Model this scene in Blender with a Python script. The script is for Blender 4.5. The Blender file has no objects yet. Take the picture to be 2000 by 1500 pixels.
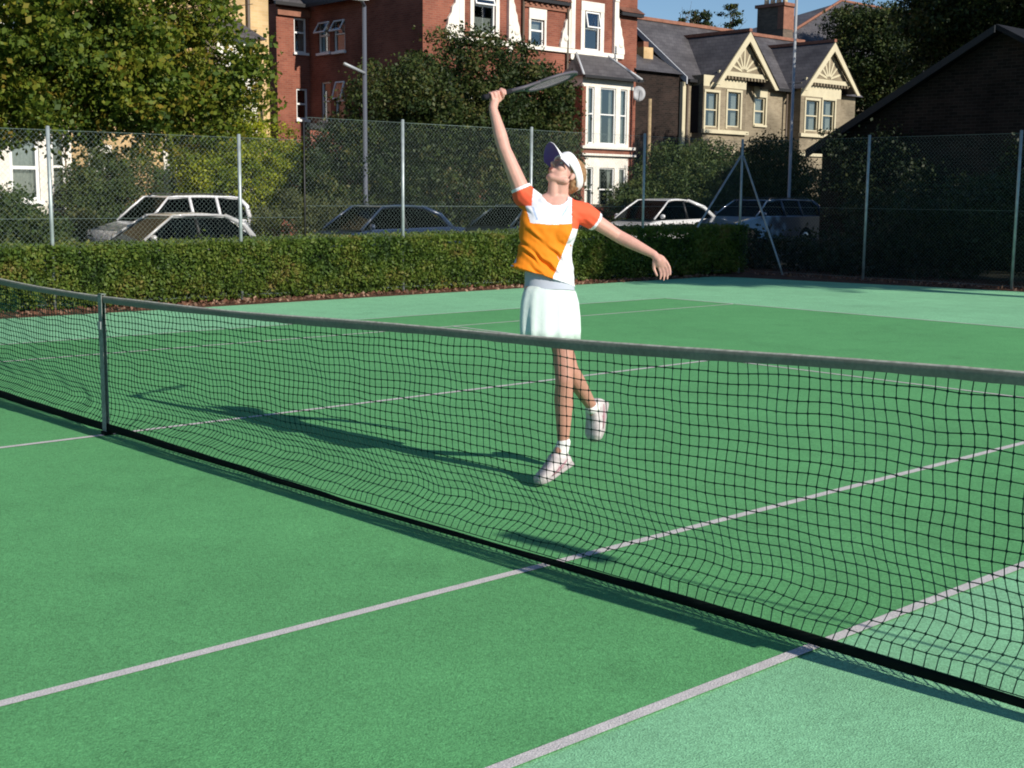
import bpy, bmesh, math, random
import numpy as np
from mathutils import Vector, Matrix, noise as mnoise

# ---------------------------------------------------------------- camera, world, sun
SC = bpy.context.scene
COL = SC.collection
CAMP = np.array([8.0127, -3.6958, 1.588]); YAW, PIT, ROL, FPX = -.8307, -.1449, .009, 2524.13
def cam_axes():
    f = np.array([math.cos(PIT)*math.sin(YAW), math.cos(PIT)*math.cos(YAW), math.sin(PIT)])
    r = np.array([math.cos(YAW), -math.sin(YAW), 0.0]); u = np.cross(r, f)
    c, s = math.cos(ROL), math.sin(ROL)
    return c*r+s*u, -s*r+c*u, f
CR, CU, CF = cam_axes()
cd = bpy.data.cameras.new("camera"); cam = bpy.data.objects.new("camera", cd); COL.objects.link(cam)
cam.matrix_world = Matrix(((CR[0], CU[0], -CF[0], CAMP[0]), (CR[1], CU[1], -CF[1], CAMP[1]),
                           (CR[2], CU[2], -CF[2], CAMP[2]), (0, 0, 0, 1)))
cd.sensor_width = 36; cd.lens = FPX/2000*36; cd.clip_end = 2000; cd.clip_start = .05
SC.camera = cam
W = bpy.data.worlds.new("World"); SC.world = W; W.use_nodes = True
SUN_RATIO, SUN_TAN = .065, .538
sun_el = math.atan(SUN_TAN); sun_az = math.atan(SUN_RATIO)
nt = W.node_tree; sky = nt.nodes.new('ShaderNodeTexSky'); sky.sky_type = 'NISHITA'; sky.sun_disc = False
sky.sun_elevation = sun_el; sky.sun_rotation = math.pi/2-sun_az; sky.air_density = 1.0; sky.dust_density = .0; sky.ozone_density = 5.0
bg = nt.nodes['Background']; bg.inputs['Strength'].default_value = .088
nt.links.new(sky.outputs[0], bg.inputs[0])
sl = bpy.data.lights.new("sun", 'SUN'); so = bpy.data.objects.new("sun", sl); COL.objects.link(so)
sl.energy = 4.9; sl.angle = math.radians(.5); sl.color = (1, .93, .82)
sd = Vector((math.cos(sun_az)*math.cos(sun_el), math.sin(sun_az)*math.cos(sun_el), math.sin(sun_el)))
so.rotation_euler = sd.to_track_quat('Z', 'Y').to_euler()
so.location = (20, 0, 20)
SC.view_settings.view_transform = 'Standard'; SC.view_settings.look = 'None'
SC.view_settings.exposure = .2; SC.view_settings.gamma = 1
SC.cycles.filter_width = 1.9

# ---------------------------------------------------------------- pixel helpers (2000x1500 photo -> world)
def ray(x, y): return CF+CR*(x-1000)/FPX-CU*(y-750)/FPX
def onx(x, y, X): d = ray(x, y); return CAMP+d*((X-CAMP[0])/d[0])
def ony(x, y, Y): d = ray(x, y); return CAMP+d*((Y-CAMP[1])/d[1])
def q(x, y, t=0.0): return CAMP+ray(x, y)*(7.158-t)

# ---------------------------------------------------------------- object helpers
def tag(o, label=None, cat=None, group=None, kind=None):
    if label: o['label'] = label
    if cat: o['category'] = cat
    if group: o['group'] = group
    if kind: o['kind'] = kind
    return o
def empty(name, loc=(0, 0, 0)):
    o = bpy.data.objects.new(name, None); COL.objects.link(o); o.location = loc; return o
def link(name, me, mats=None, parent=None):
    o = bpy.data.objects.new(name, me); COL.objects.link(o)
    if mats is not None:
        for m in (mats if isinstance(mats, (list, tuple)) else [mats]): me.materials.append(m)
    if parent is not None:
        o.parent = parent; o.matrix_parent_inverse = Matrix.Translation(-base_loc(parent))
    return o
def base_loc(p):
    v = Vector(p.location); 
    return v if p.parent is None else v
class MB:
    """collects simple shapes in world space, links them as ONE mesh"""
    def __init__(s): s.v = []; s.f = []; s.m = []; s.sm = []
    def add(s, vs, fs, mi=0, smooth=False):
        b = len(s.v); s.v += [tuple(map(float, p)) for p in vs]
        for f in fs: s.f.append(tuple(b+i for i in f)); s.m.append(mi); s.sm.append(smooth)
    def box(s, x0, x1, y0, y1, z0, z1, mi=0):
        s.add([(x, y, z) for x in (x0, x1) for y in (y0, y1) for z in (z0, z1)],
              [(0, 1, 3, 2), (4, 6, 7, 5), (0, 4, 5, 1), (2, 3, 7, 6), (0, 2, 6, 4), (1, 5, 7, 3)], mi)
    def frame_box(s, F, u0, u1, v0, v1, n0, n1, mi=0):
        P = [F(u, v, n) for u in (u0, u1) for v in (v0, v1) for n in (n0, n1)]
        s.add(P, [(0, 1, 3, 2), (4, 6, 7, 5), (0, 4, 5, 1), (2, 3, 7, 6), (0, 2, 6, 4), (1, 5, 7, 3)], mi)
    def prism(s, poly, off, mi=0):
        n = len(poly); a = [Vector(p) for p in poly]; o = Vector(off)
        s.add(a+[p+o for p in a], [tuple(range(n)), tuple(range(2*n-1, n-1, -1))]+[(i, (i+1) % n, (i+1) % n+n, i+n) for i in range(n)], mi)
    def tube(s, pts, radii, n=8, mi=0, caps=True, flat=None):
        pts = [Vector(p) for p in pts]
        if not isinstance(radii, (list, tuple)): radii = [radii]*len(pts)
        rings = []; up = Vector((0, 0, 1)); prev = None
        for i, p in enumerate(pts):
            d = (pts[min(i+1, len(pts)-1)]-pts[max(i-1, 0)])
            if d.length < 1e-9: d = Vector((0, 0, 1))
            d.normalize()
            if prev is None:
                a = d.cross(up)
                if a.length < .1: a = d.cross(Vector((1, 0, 0)))
            else: a = prev-d*prev.dot(d)
            a.normalize(); prev = a; b = d.cross(a)
            rings.append([p+(a*math.cos(2*math.pi*k/n)+b*math.sin(2*math.pi*k/n))*radii[i] for k in range(n)])
        vs = [v for r in rings for v in r]; fs = []
        for i in range(len(pts)-1):
            for k in range(n): fs.append((i*n+k, i*n+(k+1) % n, (i+1)*n+(k+1) % n, (i+1)*n+k))
        if caps: fs += [tuple(range(n-1, -1, -1)), tuple(range((len(pts)-1)*n, len(pts)*n))]
        s.add(vs, fs, mi, True)
    def ellipsoid(s, c, ax, n=14, mi=0):
        c = Vector(c); A = [Vector(a) for a in ax]; m = max(6, n//2+1)
        vs = []; fs = []
        for i in range(m+1):
            th = math.pi*i/m
            for k in range(n):
                ph = 2*math.pi*k/n
                vs.append(c+A[0]*(math.sin(th)*math.cos(ph))+A[1]*(math.sin(th)*math.sin(ph))+A[2]*math.cos(th))
        for i in range(m):
            for k in range(n): fs.append((i*n+k, (i+1)*n+k, (i+1)*n+(k+1) % n, i*n+(k+1) % n))
        s.add(vs, fs, mi, True)
    def cap(s, a, b, ra, rb, n=12, mi=0):
        a, b = Vector(a), Vector(b); d = b-a; L = max(d.length, 1e-6); d = d/L
        pts = []; rr = []
        for k in range(5):
            t = math.pi/2*(k/4); pts.append(a-d*ra*math.cos(t)); rr.append(max(ra*math.sin(t), 1e-4))
        for k in range(5):
            t = math.pi/2*(k/4); pts.append(b+d*rb*math.sin(t)); rr.append(max(rb*math.cos(t), 1e-4))
        s.tube(pts, rr, n, mi)
    def loft(s, rings, n=28, mi=0, caps=True):
        """rings: (center, uvec, vvec, power)"""
        vs = []; fs = []
        for c, u, v, *pw in rings:
            e = pw[0] if pw else 2.0; c, u, v = Vector(c), Vector(u), Vector(v)
            for k in range(n):
                a = 2*math.pi*k/n; cc, ss = math.cos(a), math.sin(a)
                cc = math.copysign(abs(cc)**(2/e), cc); ss = math.copysign(abs(ss)**(2/e), ss)
                vs.append(c+u*cc+v*ss)
        R = len(rings)
        for i in range(R-1):
            for k in range(n): fs.append((i*n+k, i*n+(k+1) % n, (i+1)*n+(k+1) % n, (i+1)*n+k))
        if caps: fs += [tuple(range(n-1, -1, -1)), tuple(range((R-1)*n, R*n))]
        s.add(vs, fs, mi, True)
    def mesh(s, name):
        me = bpy.data.meshes.new(name); me.from_pydata(s.v, [], s.f)
        me.polygons.foreach_set('material_index', s.m); me.polygons.foreach_set('use_smooth', s.sm)
        me.update(); return me
    def build(s, name, mats, parent=None, normals=True):
        me = s.mesh(name)
        if normals:
            bm = bmesh.new(); bm.from_mesh(me); bmesh.ops.recalc_face_normals(bm, faces=bm.faces); bm.to_mesh(me); bm.free()
        return link(name, me, mats, parent)
def fast_mesh(name, V, F, attr=None):
    me = bpy.data.meshes.new(name); V = np.asarray(V, np.float32); F = np.asarray(F, np.int32); k = F.shape[1]
    me.vertices.add(len(V)); me.vertices.foreach_set('co', V.ravel())
    me.loops.add(F.size); me.loops.foreach_set('vertex_index', F.ravel())
    me.polygons.add(len(F)); me.polygons.foreach_set('loop_start', np.arange(0, F.size, k, dtype=np.int32))
    me.update(calc_edges=True)
    if attr is not None:
        a = me.attributes.new('v', 'FLOAT', 'FACE'); a.data.foreach_set('value', np.asarray(attr, np.float32))
    return me
def wires(A, B, r, n=4):
    """thin prisms from A[i] to B[i]"""
    A = np.asarray(A, float); B = np.asarray(B, float); N = len(A); d = B-A; d /= np.linalg.norm(d, axis=1)[:, None]+1e-12
    ref = np.where(np.abs(d[:, 2:3]) > .9, [[1., 0, 0]], [[0, 0, 1.]]); a = np.cross(d, ref); a /= np.linalg.norm(a, axis=1)[:, None]; b = np.cross(d, a)
    r = np.broadcast_to(np.asarray(r, float), (N,))[:, None]
    V = np.zeros((N, 2*n, 3))
    for k in range(n):
        o = (a*math.cos(2*math.pi*k/n)+b*math.sin(2*math.pi*k/n))*r; V[:, k] = A+o; V[:, n+k] = B+o
    base = (np.arange(N)*2*n)[:, None]
    F = np.concatenate([base+np.array([[k, (k+1) % n, n+(k+1) % n, n+k]]) for k in range(n)], 0)
    return V.reshape(-1, 3), F
def remesh(mb, name, voxel, smooth=6, mats=None, parent=None, disp=None):
    me = mb.mesh(name+'_src'); o = bpy.data.objects.new(name+'_src', me); COL.objects.link(o)
    m = o.modifiers.new('r', 'REMESH'); m.mode = 'VOXEL'; m.voxel_size = voxel; m.adaptivity = 0
    if smooth:
        s = o.modifiers.new('s', 'SMOOTH'); s.factor = .5; s.iterations = smooth
    dg = bpy.context.evaluated_depsgraph_get(); dg.update()
    out = bpy.data.meshes.new_from_object(o.evaluated_get(dg)); out.name = name
    bpy.data.objects.remove(o); bpy.data.meshes.remove(me)
    out.materials.clear()
    if disp is not None:
        n = len(out.vertices); co = np.zeros(n*3); out.vertices.foreach_get('co', co); co = co.reshape(-1, 3)
        no = np.zeros(n*3); out.vertices.foreach_get('normal', no); no = no.reshape(-1, 3)
        co = co+no*np.array([disp(p, nn) for p, nn in zip(co, no)])[:, None]; out.vertices.foreach_set('co', co.ravel())
    out.polygons.foreach_set('use_smooth', [True]*len(out.polygons)); out.update()
    return link(name, out, mats, parent)

# ---------------------------------------------------------------- materials
def mat(name, col, rough=.7, spec=.3, var=None, bump=None, metal=0, ramp=None, coat=0, sheen=0):
    """var=(scale, amount[, detail]) multiplies colour by noise; bump=(scale, strength, distance)"""
    m = bpy.data.materials.new(name); m.use_nodes = True; n = m.node_tree; b = n.nodes['Principled BSDF']
    b.inputs['Base Color'].default_value = (*col, 1); b.inputs['Roughness'].default_value = rough
    b.inputs['Specular IOR Level'].default_value = spec; b.inputs['Metallic'].default_value = metal
    if coat: b.inputs['Coat Weight'].default_value = coat; b.inputs['Coat Roughness'].default_value = .05
    tc = n.nodes.new('ShaderNodeTexCoord'); src = None
    if var:
        vs = var if isinstance(var, list) else [var]
        cur = None
        for v in vs:
            no = n.nodes.new('ShaderNodeTexNoise'); no.inputs['Scale'].default_value = v[0]; no.inputs['Detail'].default_value = v[2] if len(v) > 2 else 3
            n.links.new(tc.outputs['Object'], no.inputs['Vector'])
            mr = n.nodes.new('ShaderNodeMapRange'); mr.inputs[1].default_value = .3; mr.inputs[2].default_value = .7
            mr.inputs[3].default_value = 1-v[1]; mr.inputs[4].default_value = 1+v[1]; n.links.new(no.outputs[0], mr.inputs[0])
            mx = n.nodes.new('ShaderNodeMix'); mx.data_type = 'RGBA'; mx.blend_type = 'MULTIPLY'; mx.inputs[0].default_value = 1
            if cur is None: mx.inputs[6].default_value = (*col, 1)
            else: n.links.new(cur, mx.inputs[6])
            n.links.new(mr.outputs[0], mx.inputs[7]); cur = mx.outputs[2]
        n.links.new(cur, b.inputs['Base Color'])
    if bump:
        no = n.nodes.new('ShaderNodeTexNoise'); no.inputs['Scale'].default_value = bump[0]; no.inputs['Detail'].default_value = 4
        n.links.new(tc.outputs['Object'], no.inputs['Vector'])
        bp = n.nodes.new('ShaderNodeBump'); bp.inputs['Strength'].default_value = bump[1]; bp.inputs['Distance'].default_value = bump[2]
        n.links.new(no.outputs[0], bp.inputs['Height']); n.links.new(bp.outputs[0], b.inputs['Normal'])
    return m
def brick_mat(name, c1, c2, mortar, axis='YZ', bw=.225, bh=.075):
    m = bpy.data.materials.new(name); m.use_nodes = True; n = m.node_tree; b = n.nodes['Principled BSDF']; b.inputs['Roughness'].default_value = .9
    b.inputs['Specular IOR Level'].default_value = .1
    tc = n.nodes.new('ShaderNodeTexCoord'); sp = n.nodes.new('ShaderNodeSeparateXYZ'); cb = n.nodes.new('ShaderNodeCombineXYZ')
    n.links.new(tc.outputs['Object'], sp.inputs[0])
    ad = n.nodes.new('ShaderNodeMath'); ad.operation = 'ADD'; n.links.new(sp.outputs[0], ad.inputs[0]); n.links.new(sp.outputs[1], ad.inputs[1])
    n.links.new(ad.outputs[0], cb.inputs[0]); n.links.new(sp.outputs[2], cb.inputs[1])
    br = n.nodes.new('ShaderNodeTexBrick'); br.inputs['Scale'].default_value = 1; br.inputs['Brick Width'].default_value = bw; br.inputs['Row Height'].default_value = bh
    br.inputs['Mortar Size'].default_value = .006; br.inputs['Mortar Smooth'].default_value = .3; br.inputs['Bias'].default_value = 0
    br.inputs['Color1'].default_value = (*c1, 1); br.inputs['Color2'].default_value = (*c2, 1); br.inputs['Mortar'].default_value = (*mortar, 1)
    n.links.new(cb.outputs[0], br.inputs['Vector'])
    no = n.nodes.new('ShaderNodeTexNoise'); no.inputs['Scale'].default_value = .9; no.inputs['Detail'].default_value = 6; n.links.new(tc.outputs['Object'], no.inputs['Vector'])
    mr = n.nodes.new('ShaderNodeMapRange'); mr.inputs[1].default_value = .3; mr.inputs[2].default_value = .7; mr.inputs[3].default_value = .66; mr.inputs[4].default_value = 1.25
    n.links.new(no.outputs[0], mr.inputs[0]); mx = n.nodes.new('ShaderNodeMix'); mx.data_type = 'RGBA'; mx.blend_type = 'MULTIPLY'; mx.inputs[0].default_value = 1
    n.links.new(br.outputs[0], mx.inputs[6]); n.links.new(mr.outputs[0], mx.inputs[7]); n.links.new(mx.outputs[2], b.inputs['Base Color'])
    return m
def slate_mat(name, c1, c2):
    m = brick_mat(name, c1, c2, tuple(.35*x for x in c1), bw=.3, bh=.16)
    b = m.node_tree.nodes['Principled BSDF']; b.inputs['Roughness'].default_value = .6; b.inputs['Specular IOR Level'].default_value = .3
    return m
def leaf_mat(name, cols, trans=.3):
    m = bpy.data.materials.new(name); m.use_nodes = True; n = m.node_tree; b = n.nodes['Principled BSDF']; b.inputs['Roughness'].default_value = .55
    b.inputs['Specular IOR Level'].default_value = .25
    at = n.nodes.new('ShaderNodeAttribute'); at.attribute_name = 'v'; at.attribute_type = 'GEOMETRY'
    cr = n.nodes.new('ShaderNodeValToRGB'); n.links.new(at.outputs['Fac'], cr.inputs[0])
    els = cr.color_ramp.elements; k = len(cols)
    els[0].position = 0; els[0].color = (*cols[0], 1); els[1].position = 1; els[1].color = (*cols[-1], 1)
    for i in range(1, k-1): e = els.new(i/(k-1)); e.color = (*cols[i], 1)
    n.links.new(cr.outputs[0], b.inputs['Base Color'])
    tr = n.nodes.new('ShaderNodeBsdfTranslucent'); ms = n.nodes.new('ShaderNodeMixShader'); ms.inputs[0].default_value = trans
    n.links.new(cr.outputs[0], tr.inputs[0]); n.links.new(b.outputs[0], ms.inputs[1]); n.links.new(tr.outputs[0], ms.inputs[2])
    n.links.new(ms.outputs[0], n.nodes['Material Output'].inputs[0]); return m
def glass_mat(name, tint=(.55, .6, .6), fac=.3):
    m = bpy.data.materials.new(name); m.use_nodes = True; n = m.node_tree
    for x in list(n.nodes):
        if x.type == 'BSDF_PRINCIPLED': n.nodes.remove(x)
    t = n.nodes.new('ShaderNodeBsdfTransparent'); t.inputs[0].default_value = (*tint, 1)
    g = n.nodes.new('ShaderNodeBsdfGlossy'); g.inputs['Roughness'].default_value = .03; g.inputs[0].default_value = (.9, .95, 1, 1) if fac else (.55, .62, .68, 1)
    ms = n.nodes.new('ShaderNodeMixShader')
    if fac is None:
        lw_ = n.nodes.new('ShaderNodeLayerWeight'); lw_.inputs[0].default_value = .12; n.links.new(lw_.outputs['Fresnel'], ms.inputs[0])
    else: ms.inputs[0].default_value = fac
    n.links.new(t.outputs[0], ms.inputs[1]); n.links.new(g.outputs[0], ms.inputs[2]); n.links.new(ms.outputs[0], n.nodes['Material Output'].inputs[0])
    return m

def court_mat(name, col, speck=.16):
    m = mat(name, col, .85, .2, var=[(150, speck*1.5, 3), (60, speck*.9, 3), (.55, .07, 4), (3, .055, 5), (14, .035, 3)], bump=(150, .7, .006))
    n = m.node_tree; b = n.nodes['Principled BSDF']; src = b.inputs['Base Color'].links[0].from_socket
    tc = n.nodes.new('ShaderNodeTexCoord'); cur = src
    for sc_, lo_, hi_, dk in ((26, .66, .74, .72), (1.7, .60, .72, .90), (5.5, .66, .76, .86)):
        no = n.nodes.new('ShaderNodeTexNoise'); no.inputs['Scale'].default_value = sc_; no.inputs['Detail'].default_value = 5; no.inputs['Distortion'].default_value = .6
        n.links.new(tc.outputs['Object'], no.inputs['Vector']); mr = n.nodes.new('ShaderNodeMapRange'); n.links.new(no.outputs[0], mr.inputs[0])
        mr.inputs[1].default_value = lo_; mr.inputs[2].default_value = hi_; mr.inputs[3].default_value = 1; mr.inputs[4].default_value = dk
        mx = n.nodes.new('ShaderNodeMix'); mx.data_type = 'RGBA'; mx.blend_type = 'MULTIPLY'; mx.inputs[0].default_value = 1
        n.links.new(cur, mx.inputs[6]); n.links.new(mr.outputs[0], mx.inputs[7]); cur = mx.outputs[2]
    n.links.new(cur, b.inputs['Base Color']); return m
M = dict(
    court=court_mat('court green paint', (.110, .352, .134)), surround=court_mat('surround light green paint', (.228, .520, .290)),
    line=mat('worn white line paint', (.60, .57, .56), .8, .2, var=[(130, .22, 3), (12, .10, 4)], bump=(150, .7, .006)),
    dirt=mat('brown earth', (.13, .07, .045), .95, .1, var=[(30, .45, 5), (5, .25, 3)], bump=(40, 1, .03)),
    ground=mat('rough verge ground', (.07, .065, .04), .95, .1, var=[(3, .4, 5)], bump=(8, .6, .05)),
    road=mat('road asphalt', (.06, .06, .06), .9, .2, var=[(40, .2, 3), (.7, .15, 3)]),
    galv=mat('galvanised post', (.34, .385, .39), .45, .5, var=[(9, .2, 3)], metal=.35), wire=mat('galvanised wire', (.20, .26, .25), .5, .5, metal=.3),
    band=mat('worn net headband canvas', (.20, .205, .165), .9, .1, var=[(60, .12, 4), (5, .1, 3)], bump=(200, .5, .002)),
    bandtop=mat('sunlit band edge', (.40, .40, .34), .9, .1, var=[(30, .3, 4)]),  # band top coloured lighter to stand for the sun on it
    twine=mat('black green net twine', (.004, .040, .027), .8, .2), hem=mat('black net hem tape', (.006, .010, .008), .9, .1, var=[(20, .2, 3)]),
    strap=mat('grey strap webbing', (.22, .25, .23), .8, .2, var=[(40, .25, 3)]), post=mat('green post paint', (.02, .08, .05), .5, .4),
    red=brick_mat('red brick', (.27, .095, .062), (.21, .070, .048), (.24, .15, .11)),
    cream=brick_mat('cream stock brick', (.60, .42, .22), (.53, .36, .175), (.56, .42, .26)),
    buff=brick_mat('buff gault brick', (.27, .225, .155), (.215, .175, .12), (.28, .24, .18)),
    dark=brick_mat('shade darkened brick', (.036, .024, .020), (.018, .014, .012), (.05, .042, .038)),  # brick colour lowered to near black to paint in the shade
    white=mat('white painted render', (.76, .72, .64), .7, .3, var=[(1.5, .10, 6), (9, .08, 5)]), upvc=mat('white window frame', (.80, .80, .78), .4, .4),
    creamp=mat('cream paint', (.56, .50, .345), .6, .3, var=[(3, .07, 3)]),
    slate=slate_mat('slate', (.10, .095, .10), (.075, .07, .075)), tile=slate_mat('clay roof tile', (.20, .09, .06), (.16, .075, .05)),
    ridge=mat('terracotta ridge tile', (.26, .12, .08), .8, .2, var=[(5, .2, 3)]), gutter=mat('dark gutter', (.02, .02, .022), .5, .4),
    glass=glass_mat('window glass', (.5, .54, .52), .2), dglass=glass_mat('car glass', (.06, .08, .085), None), room=mat('dark room', (.015, .015, .018), .9, .1),
    curtain=mat('net curtain', (.62, .62, .60), .9, .1, var=[(18, .15, 2)]), lead=mat('lead flashing', (.45, .47, .50), .5, .5),
    pipe=mat('brown drainpipe', (.10, .075, .055), .5, .4), dish=mat('dish grey', (.34, .35, .37), .5, .4),
    dpole=mat('dark grey pole', (.11, .12, .15), .5, .4, metal=.2),
    pole=mat('grey pole', (.36, .38, .40), .5, .4, metal=.2), wood=mat('weathered wood', (.35, .26, .15), .9, .1, var=[(8, .25, 4)]),
    bark=mat('bark', (.09, .07, .05), .95, .1, var=[(12, .35, 4)], bump=(25, 1, .02)), twig=mat('twig', (.16, .12, .08), .9, .1),
    tyre=mat('tyre', (.015, .015, .015), .9, .1), rim=mat('alloy rim', (.5, .5, .52), .3, .5, metal=.8), black=mat('black trim', (.012, .012, .013), .5, .4),
    lamp=mat('headlight lens', (.75, .78, .8), .1, .8), redlamp=mat('tail light', (.35, .02, .02), .2, .6),
    seat=mat('car seat', (.03, .03, .035), .9, .1),
)
def paint(name, c): return mat(name, c, .28, .5, coat=1, metal=.05)

# ---------------------------------------------------------------- ground, court, lines
def road_z(y): return -.30+.30*min(1, max(0, (y-6)/20))
def ground_z(x, y):
    if x > -10.6: return -.02
    k = min(1, (-10.6-x)/1.6); return -.02*(1-k)+k*(road_z(y)-.015)
def sheet(name, xs, ys, zf, m, kind='structure', dz=0):
    V = [(x, y, zf(x, y)+dz) for x in xs for y in ys]; n = len(ys)
    F = [(i*n+j, (i+1)*n+j, (i+1)*n+j+1, i*n+j+1) for i in range(len(xs)-1) for j in range(n-1)]
    me = bpy.data.meshes.new(name); me.from_pydata(V, [], F); me.update(); o = link(name, me, m); o['kind'] = kind; return o
ys_ = [-600, -100, -40, -10, 0, 3, 6, 8, 10, 14, 18, 22, 26, 30, 40, 60, 120, 600]
sheet('ground', [-700, -150, -60, -30, -24, -18, -14, -12.2, -10.6, 0, 15, 40, 200, 700], ys_, ground_z, M['ground'])
sheet('road', [-25, -20, -14.5, -12.5], ys_[1:-1], lambda x, y: road_z(y), M['road'])
def flat(name, poly, z, m):
    me = bpy.data.meshes.new(name); me.from_pydata([(x, y, z) for x, y in poly], [], [tuple(range(len(poly)))]); me.update()
    o = link(name, me, m); o['kind'] = 'structure'; return o
flat('court_surround', [(-8.33, -16), (-8.3, 5), (-8.45, 10), (-8.6, 15.6), (-8.68, 17.05), (-8.05, 17.3), (-2.8, 18.25), (12, 18.3), (12, -16)][::-1], -.008, M['surround'])
flat('court_surface', [(-5.51, -11.91), (5.485, -11.91), (5.485, 11.93), (-5.51, 11.93)], -.004, M['court'])
flat('dirt_strip', [(-10.4, -16), (-8.15, -16), (-8.15, 17.0), (-2.8, 18.1), (12, 18.1), (12, 21), (-10.4, 21)], -.013, M['dirt'])
lw = .05
L = MB()
for x0, x1, y0, y1 in [(4.065, 4.115, -11.885, 11.885), (-4.13, -4.09, -11.885, 11.885), (5.435, 5.485, -11.885, 11.885), (-5.50, -5.47, -11.885, 11.885),
                       (-.025, .025, -6.4, 6.4), (-4.09, 4.065, 6.36, 6.40), (-4.09, 4.065, -6.4, -6.35), (-5.47, -4.13, 11.88, 11.92), (-4.09, 4.065, 11.88, 11.92), (4.115, 5.435, 11.88, 11.92)]:
    L.add([(x0, y0, 0), (x1, y0, 0), (x1, y1, 0), (x0, y1, 0)], [(0, 1, 2, 3)])
lo = L.build('court_lines', M['line'], normals=False); lo['kind'] = 'structure'
rng = np.random.default_rng(7)

# ---------------------------------------------------------------- tennis net
net = empty('tennis_net', (0, 0, 0)); tag(net, 'long sagging black mesh tennis net with a grey green top band across the court', 'tennis net')
def top_z(x): return .914+.165*(abs(x)/6.4)**1.35+.004*math.sin(x*2.3+1)
def net_y(x): return .085*max(0, x)/6.4+.004*math.sin(1.7*x)
def band_h(x): return .044+.004*math.sin(3.1*x)
def nz(x, y, s=0): return mnoise.noise(Vector((x, y, s)))
NX, NR = 292, 23
xs = np.linspace(-6.38, 6.38, NX)
P = np.zeros((NX, NR, 3))
for i, x in enumerate(xs):
    tz = top_z(x)-band_h(x)+.004; bz = .06
    amp = .10+.05*nz(x*.55, 3)+.05*math.exp(-((x-2.2)/1.3)**2)
    if abs(x) < .5: amp *= abs(x)/.5*.8+.2
    drop = .86+.03*nz(x*.4, 9)
    for j in range(NR):
        s = j/(NR-1)
        # slack twine : hangs nearly straight, then billows away and folds back to the hem
        bil = amp*(math.exp(-((s-.86)/.13)**2)*(1-max(0, (s-.88)/.12)**1.5))+.03*math.sin(math.pi*s)*(1+nz(x*.8, 5))*.6
        z = tz+(bz-tz)*(s**1.0)
        fold = max(0, s-.72)/.28
        z -= .018*math.sin(math.pi*min(1, fold))*(amp/.2)
        y = net_y(x)+bil*(1-.0*s)
        dx = -.05*fold**1.2*(1+.5*nz(x*.9, 1))*(1 if abs(x) > .3 else .2)
        w = .010
        P[i, j] = (x+dx+w*nz(x*5, s*7, 1)+.010*nz(x*1.5, s*2.2, 4), y+w*1.6*nz(x*4, s*5, 2)+.03*nz(x*1.1, s*2, 8)*math.sin(math.pi*s), z+w*nz(x*5, s*6, 3)+.008*nz(x*1.6, s*3, 6)*math.sin(math.pi*s))
    P[i, 0] = (x, net_y(x), tz+.01); P[i, -1] = (x-.03, net_y(x), bz-.004)
A = [P[:-1].reshape(-1, 3), P[:, :-1].reshape(-1, 3)]; B = [P[1:].reshape(-1, 3), P[:, 1:].reshape(-1, 3)]
V, F = wires(np.concatenate(A), np.concatenate(B), .0021, 4)
K = P[:, 1:-1].reshape(-1, 3); r = .0072; off = np.array([[r, 0, 0], [-r, 0, 0], [0, r, 0], [0, -r, 0], [0, 0, r], [0, 0, -r]])
Vk = (K[:, None]+off[None]).reshape(-1, 3); tri = np.array([[0, 2, 4, 4], [2, 1, 4, 4]])
oct_ = [(0, 2, 4), (2, 1, 4), (1, 3, 4), (3, 0, 4), (2, 0, 5), (1, 2, 5), (3, 1, 5), (0, 3, 5)]
link('mesh', fast_mesh('mesh', V, F), M['twine'], net)
Fk = np.concatenate([(np.arange(len(K))*6)[:, None]+np.array([o]) for o in oct_], 0)
link('knots', fast_mesh('knots', Vk, Fk), M['twine'], net)
b = MB(); seg = np.linspace(-6.38, 6.38, 220); rows = []
for x in seg:
    tz = top_z(x); h = band_h(x); y = net_y(x); w = .009+.003*nz(x*6, 2)
    rows.append([(x, y-w*.7, tz-h+.003*nz(x*9, 1)), (x, y-w, tz-h*.5), (x, y-w*.7, tz-.006), (x, y, tz+.002*nz(x*20, 3)), (x, y+w*.7, tz-.006), (x, y+w, tz-h*.5), (x, y+w*.7, tz-h)])
vs = [p for r_ in rows for p in r_]; fs = []; 
b.v = vs
for i in range(len(seg)-1):
    for k in range(6):
        b.f.append((i*7+k, i*7+k+1, (i+1)*7+k+1, (i+1)*7+k)); b.m.append(1 if k in (2, 3) else 0); b.sm.append(True)
b.build('top_band', [M['band'], M['bandtop']], net)
b = MB(); pts = []; rr = []
N = 260
ring = []
for x in np.linspace(-6.4, 6.4, N):
    hh = float(np.interp(x, [-6, -2, 0, 1.2, 2.2, 3.0, 3.8, 4.3, 4.8, 5.5, 6.3], [.02, .028, .027, .020, .013, .010, .011, .013, .019, .019, .016]))*(1+.15*nz(x*2, 7)); zc = .020+hh+.003*nz(x*2, 3)
    y = net_y(x)+.01*nz(x*1.2, 5)
    ring.append(((x, y, zc), (0, .011+.004*nz(x*2.5, 9), .004), (0, 0, max(.008, hh))))
b.loft(ring, 12); b.build('hem_tape', M['hem'], net)
b = MB()
for sx in (-.026,):
    b.box(-.026, .026, -.020, -.016, .02, .93); b.box(-.026, .026, .004, .008, .02, .93); b.box(-.026, .026, -.020, .014, .926, .931)
b.build('centre_strap', M['strap'], net)
b = MB(); b.box(-.02, .02, -.030, -.021, .70, .75); b.build('strap_buckle', M['galv'], net)
b = MB(); b.box(-.03, .03, -.03, .03, 0, .025); b.build('strap_anchor', M['hem'], net)
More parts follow.
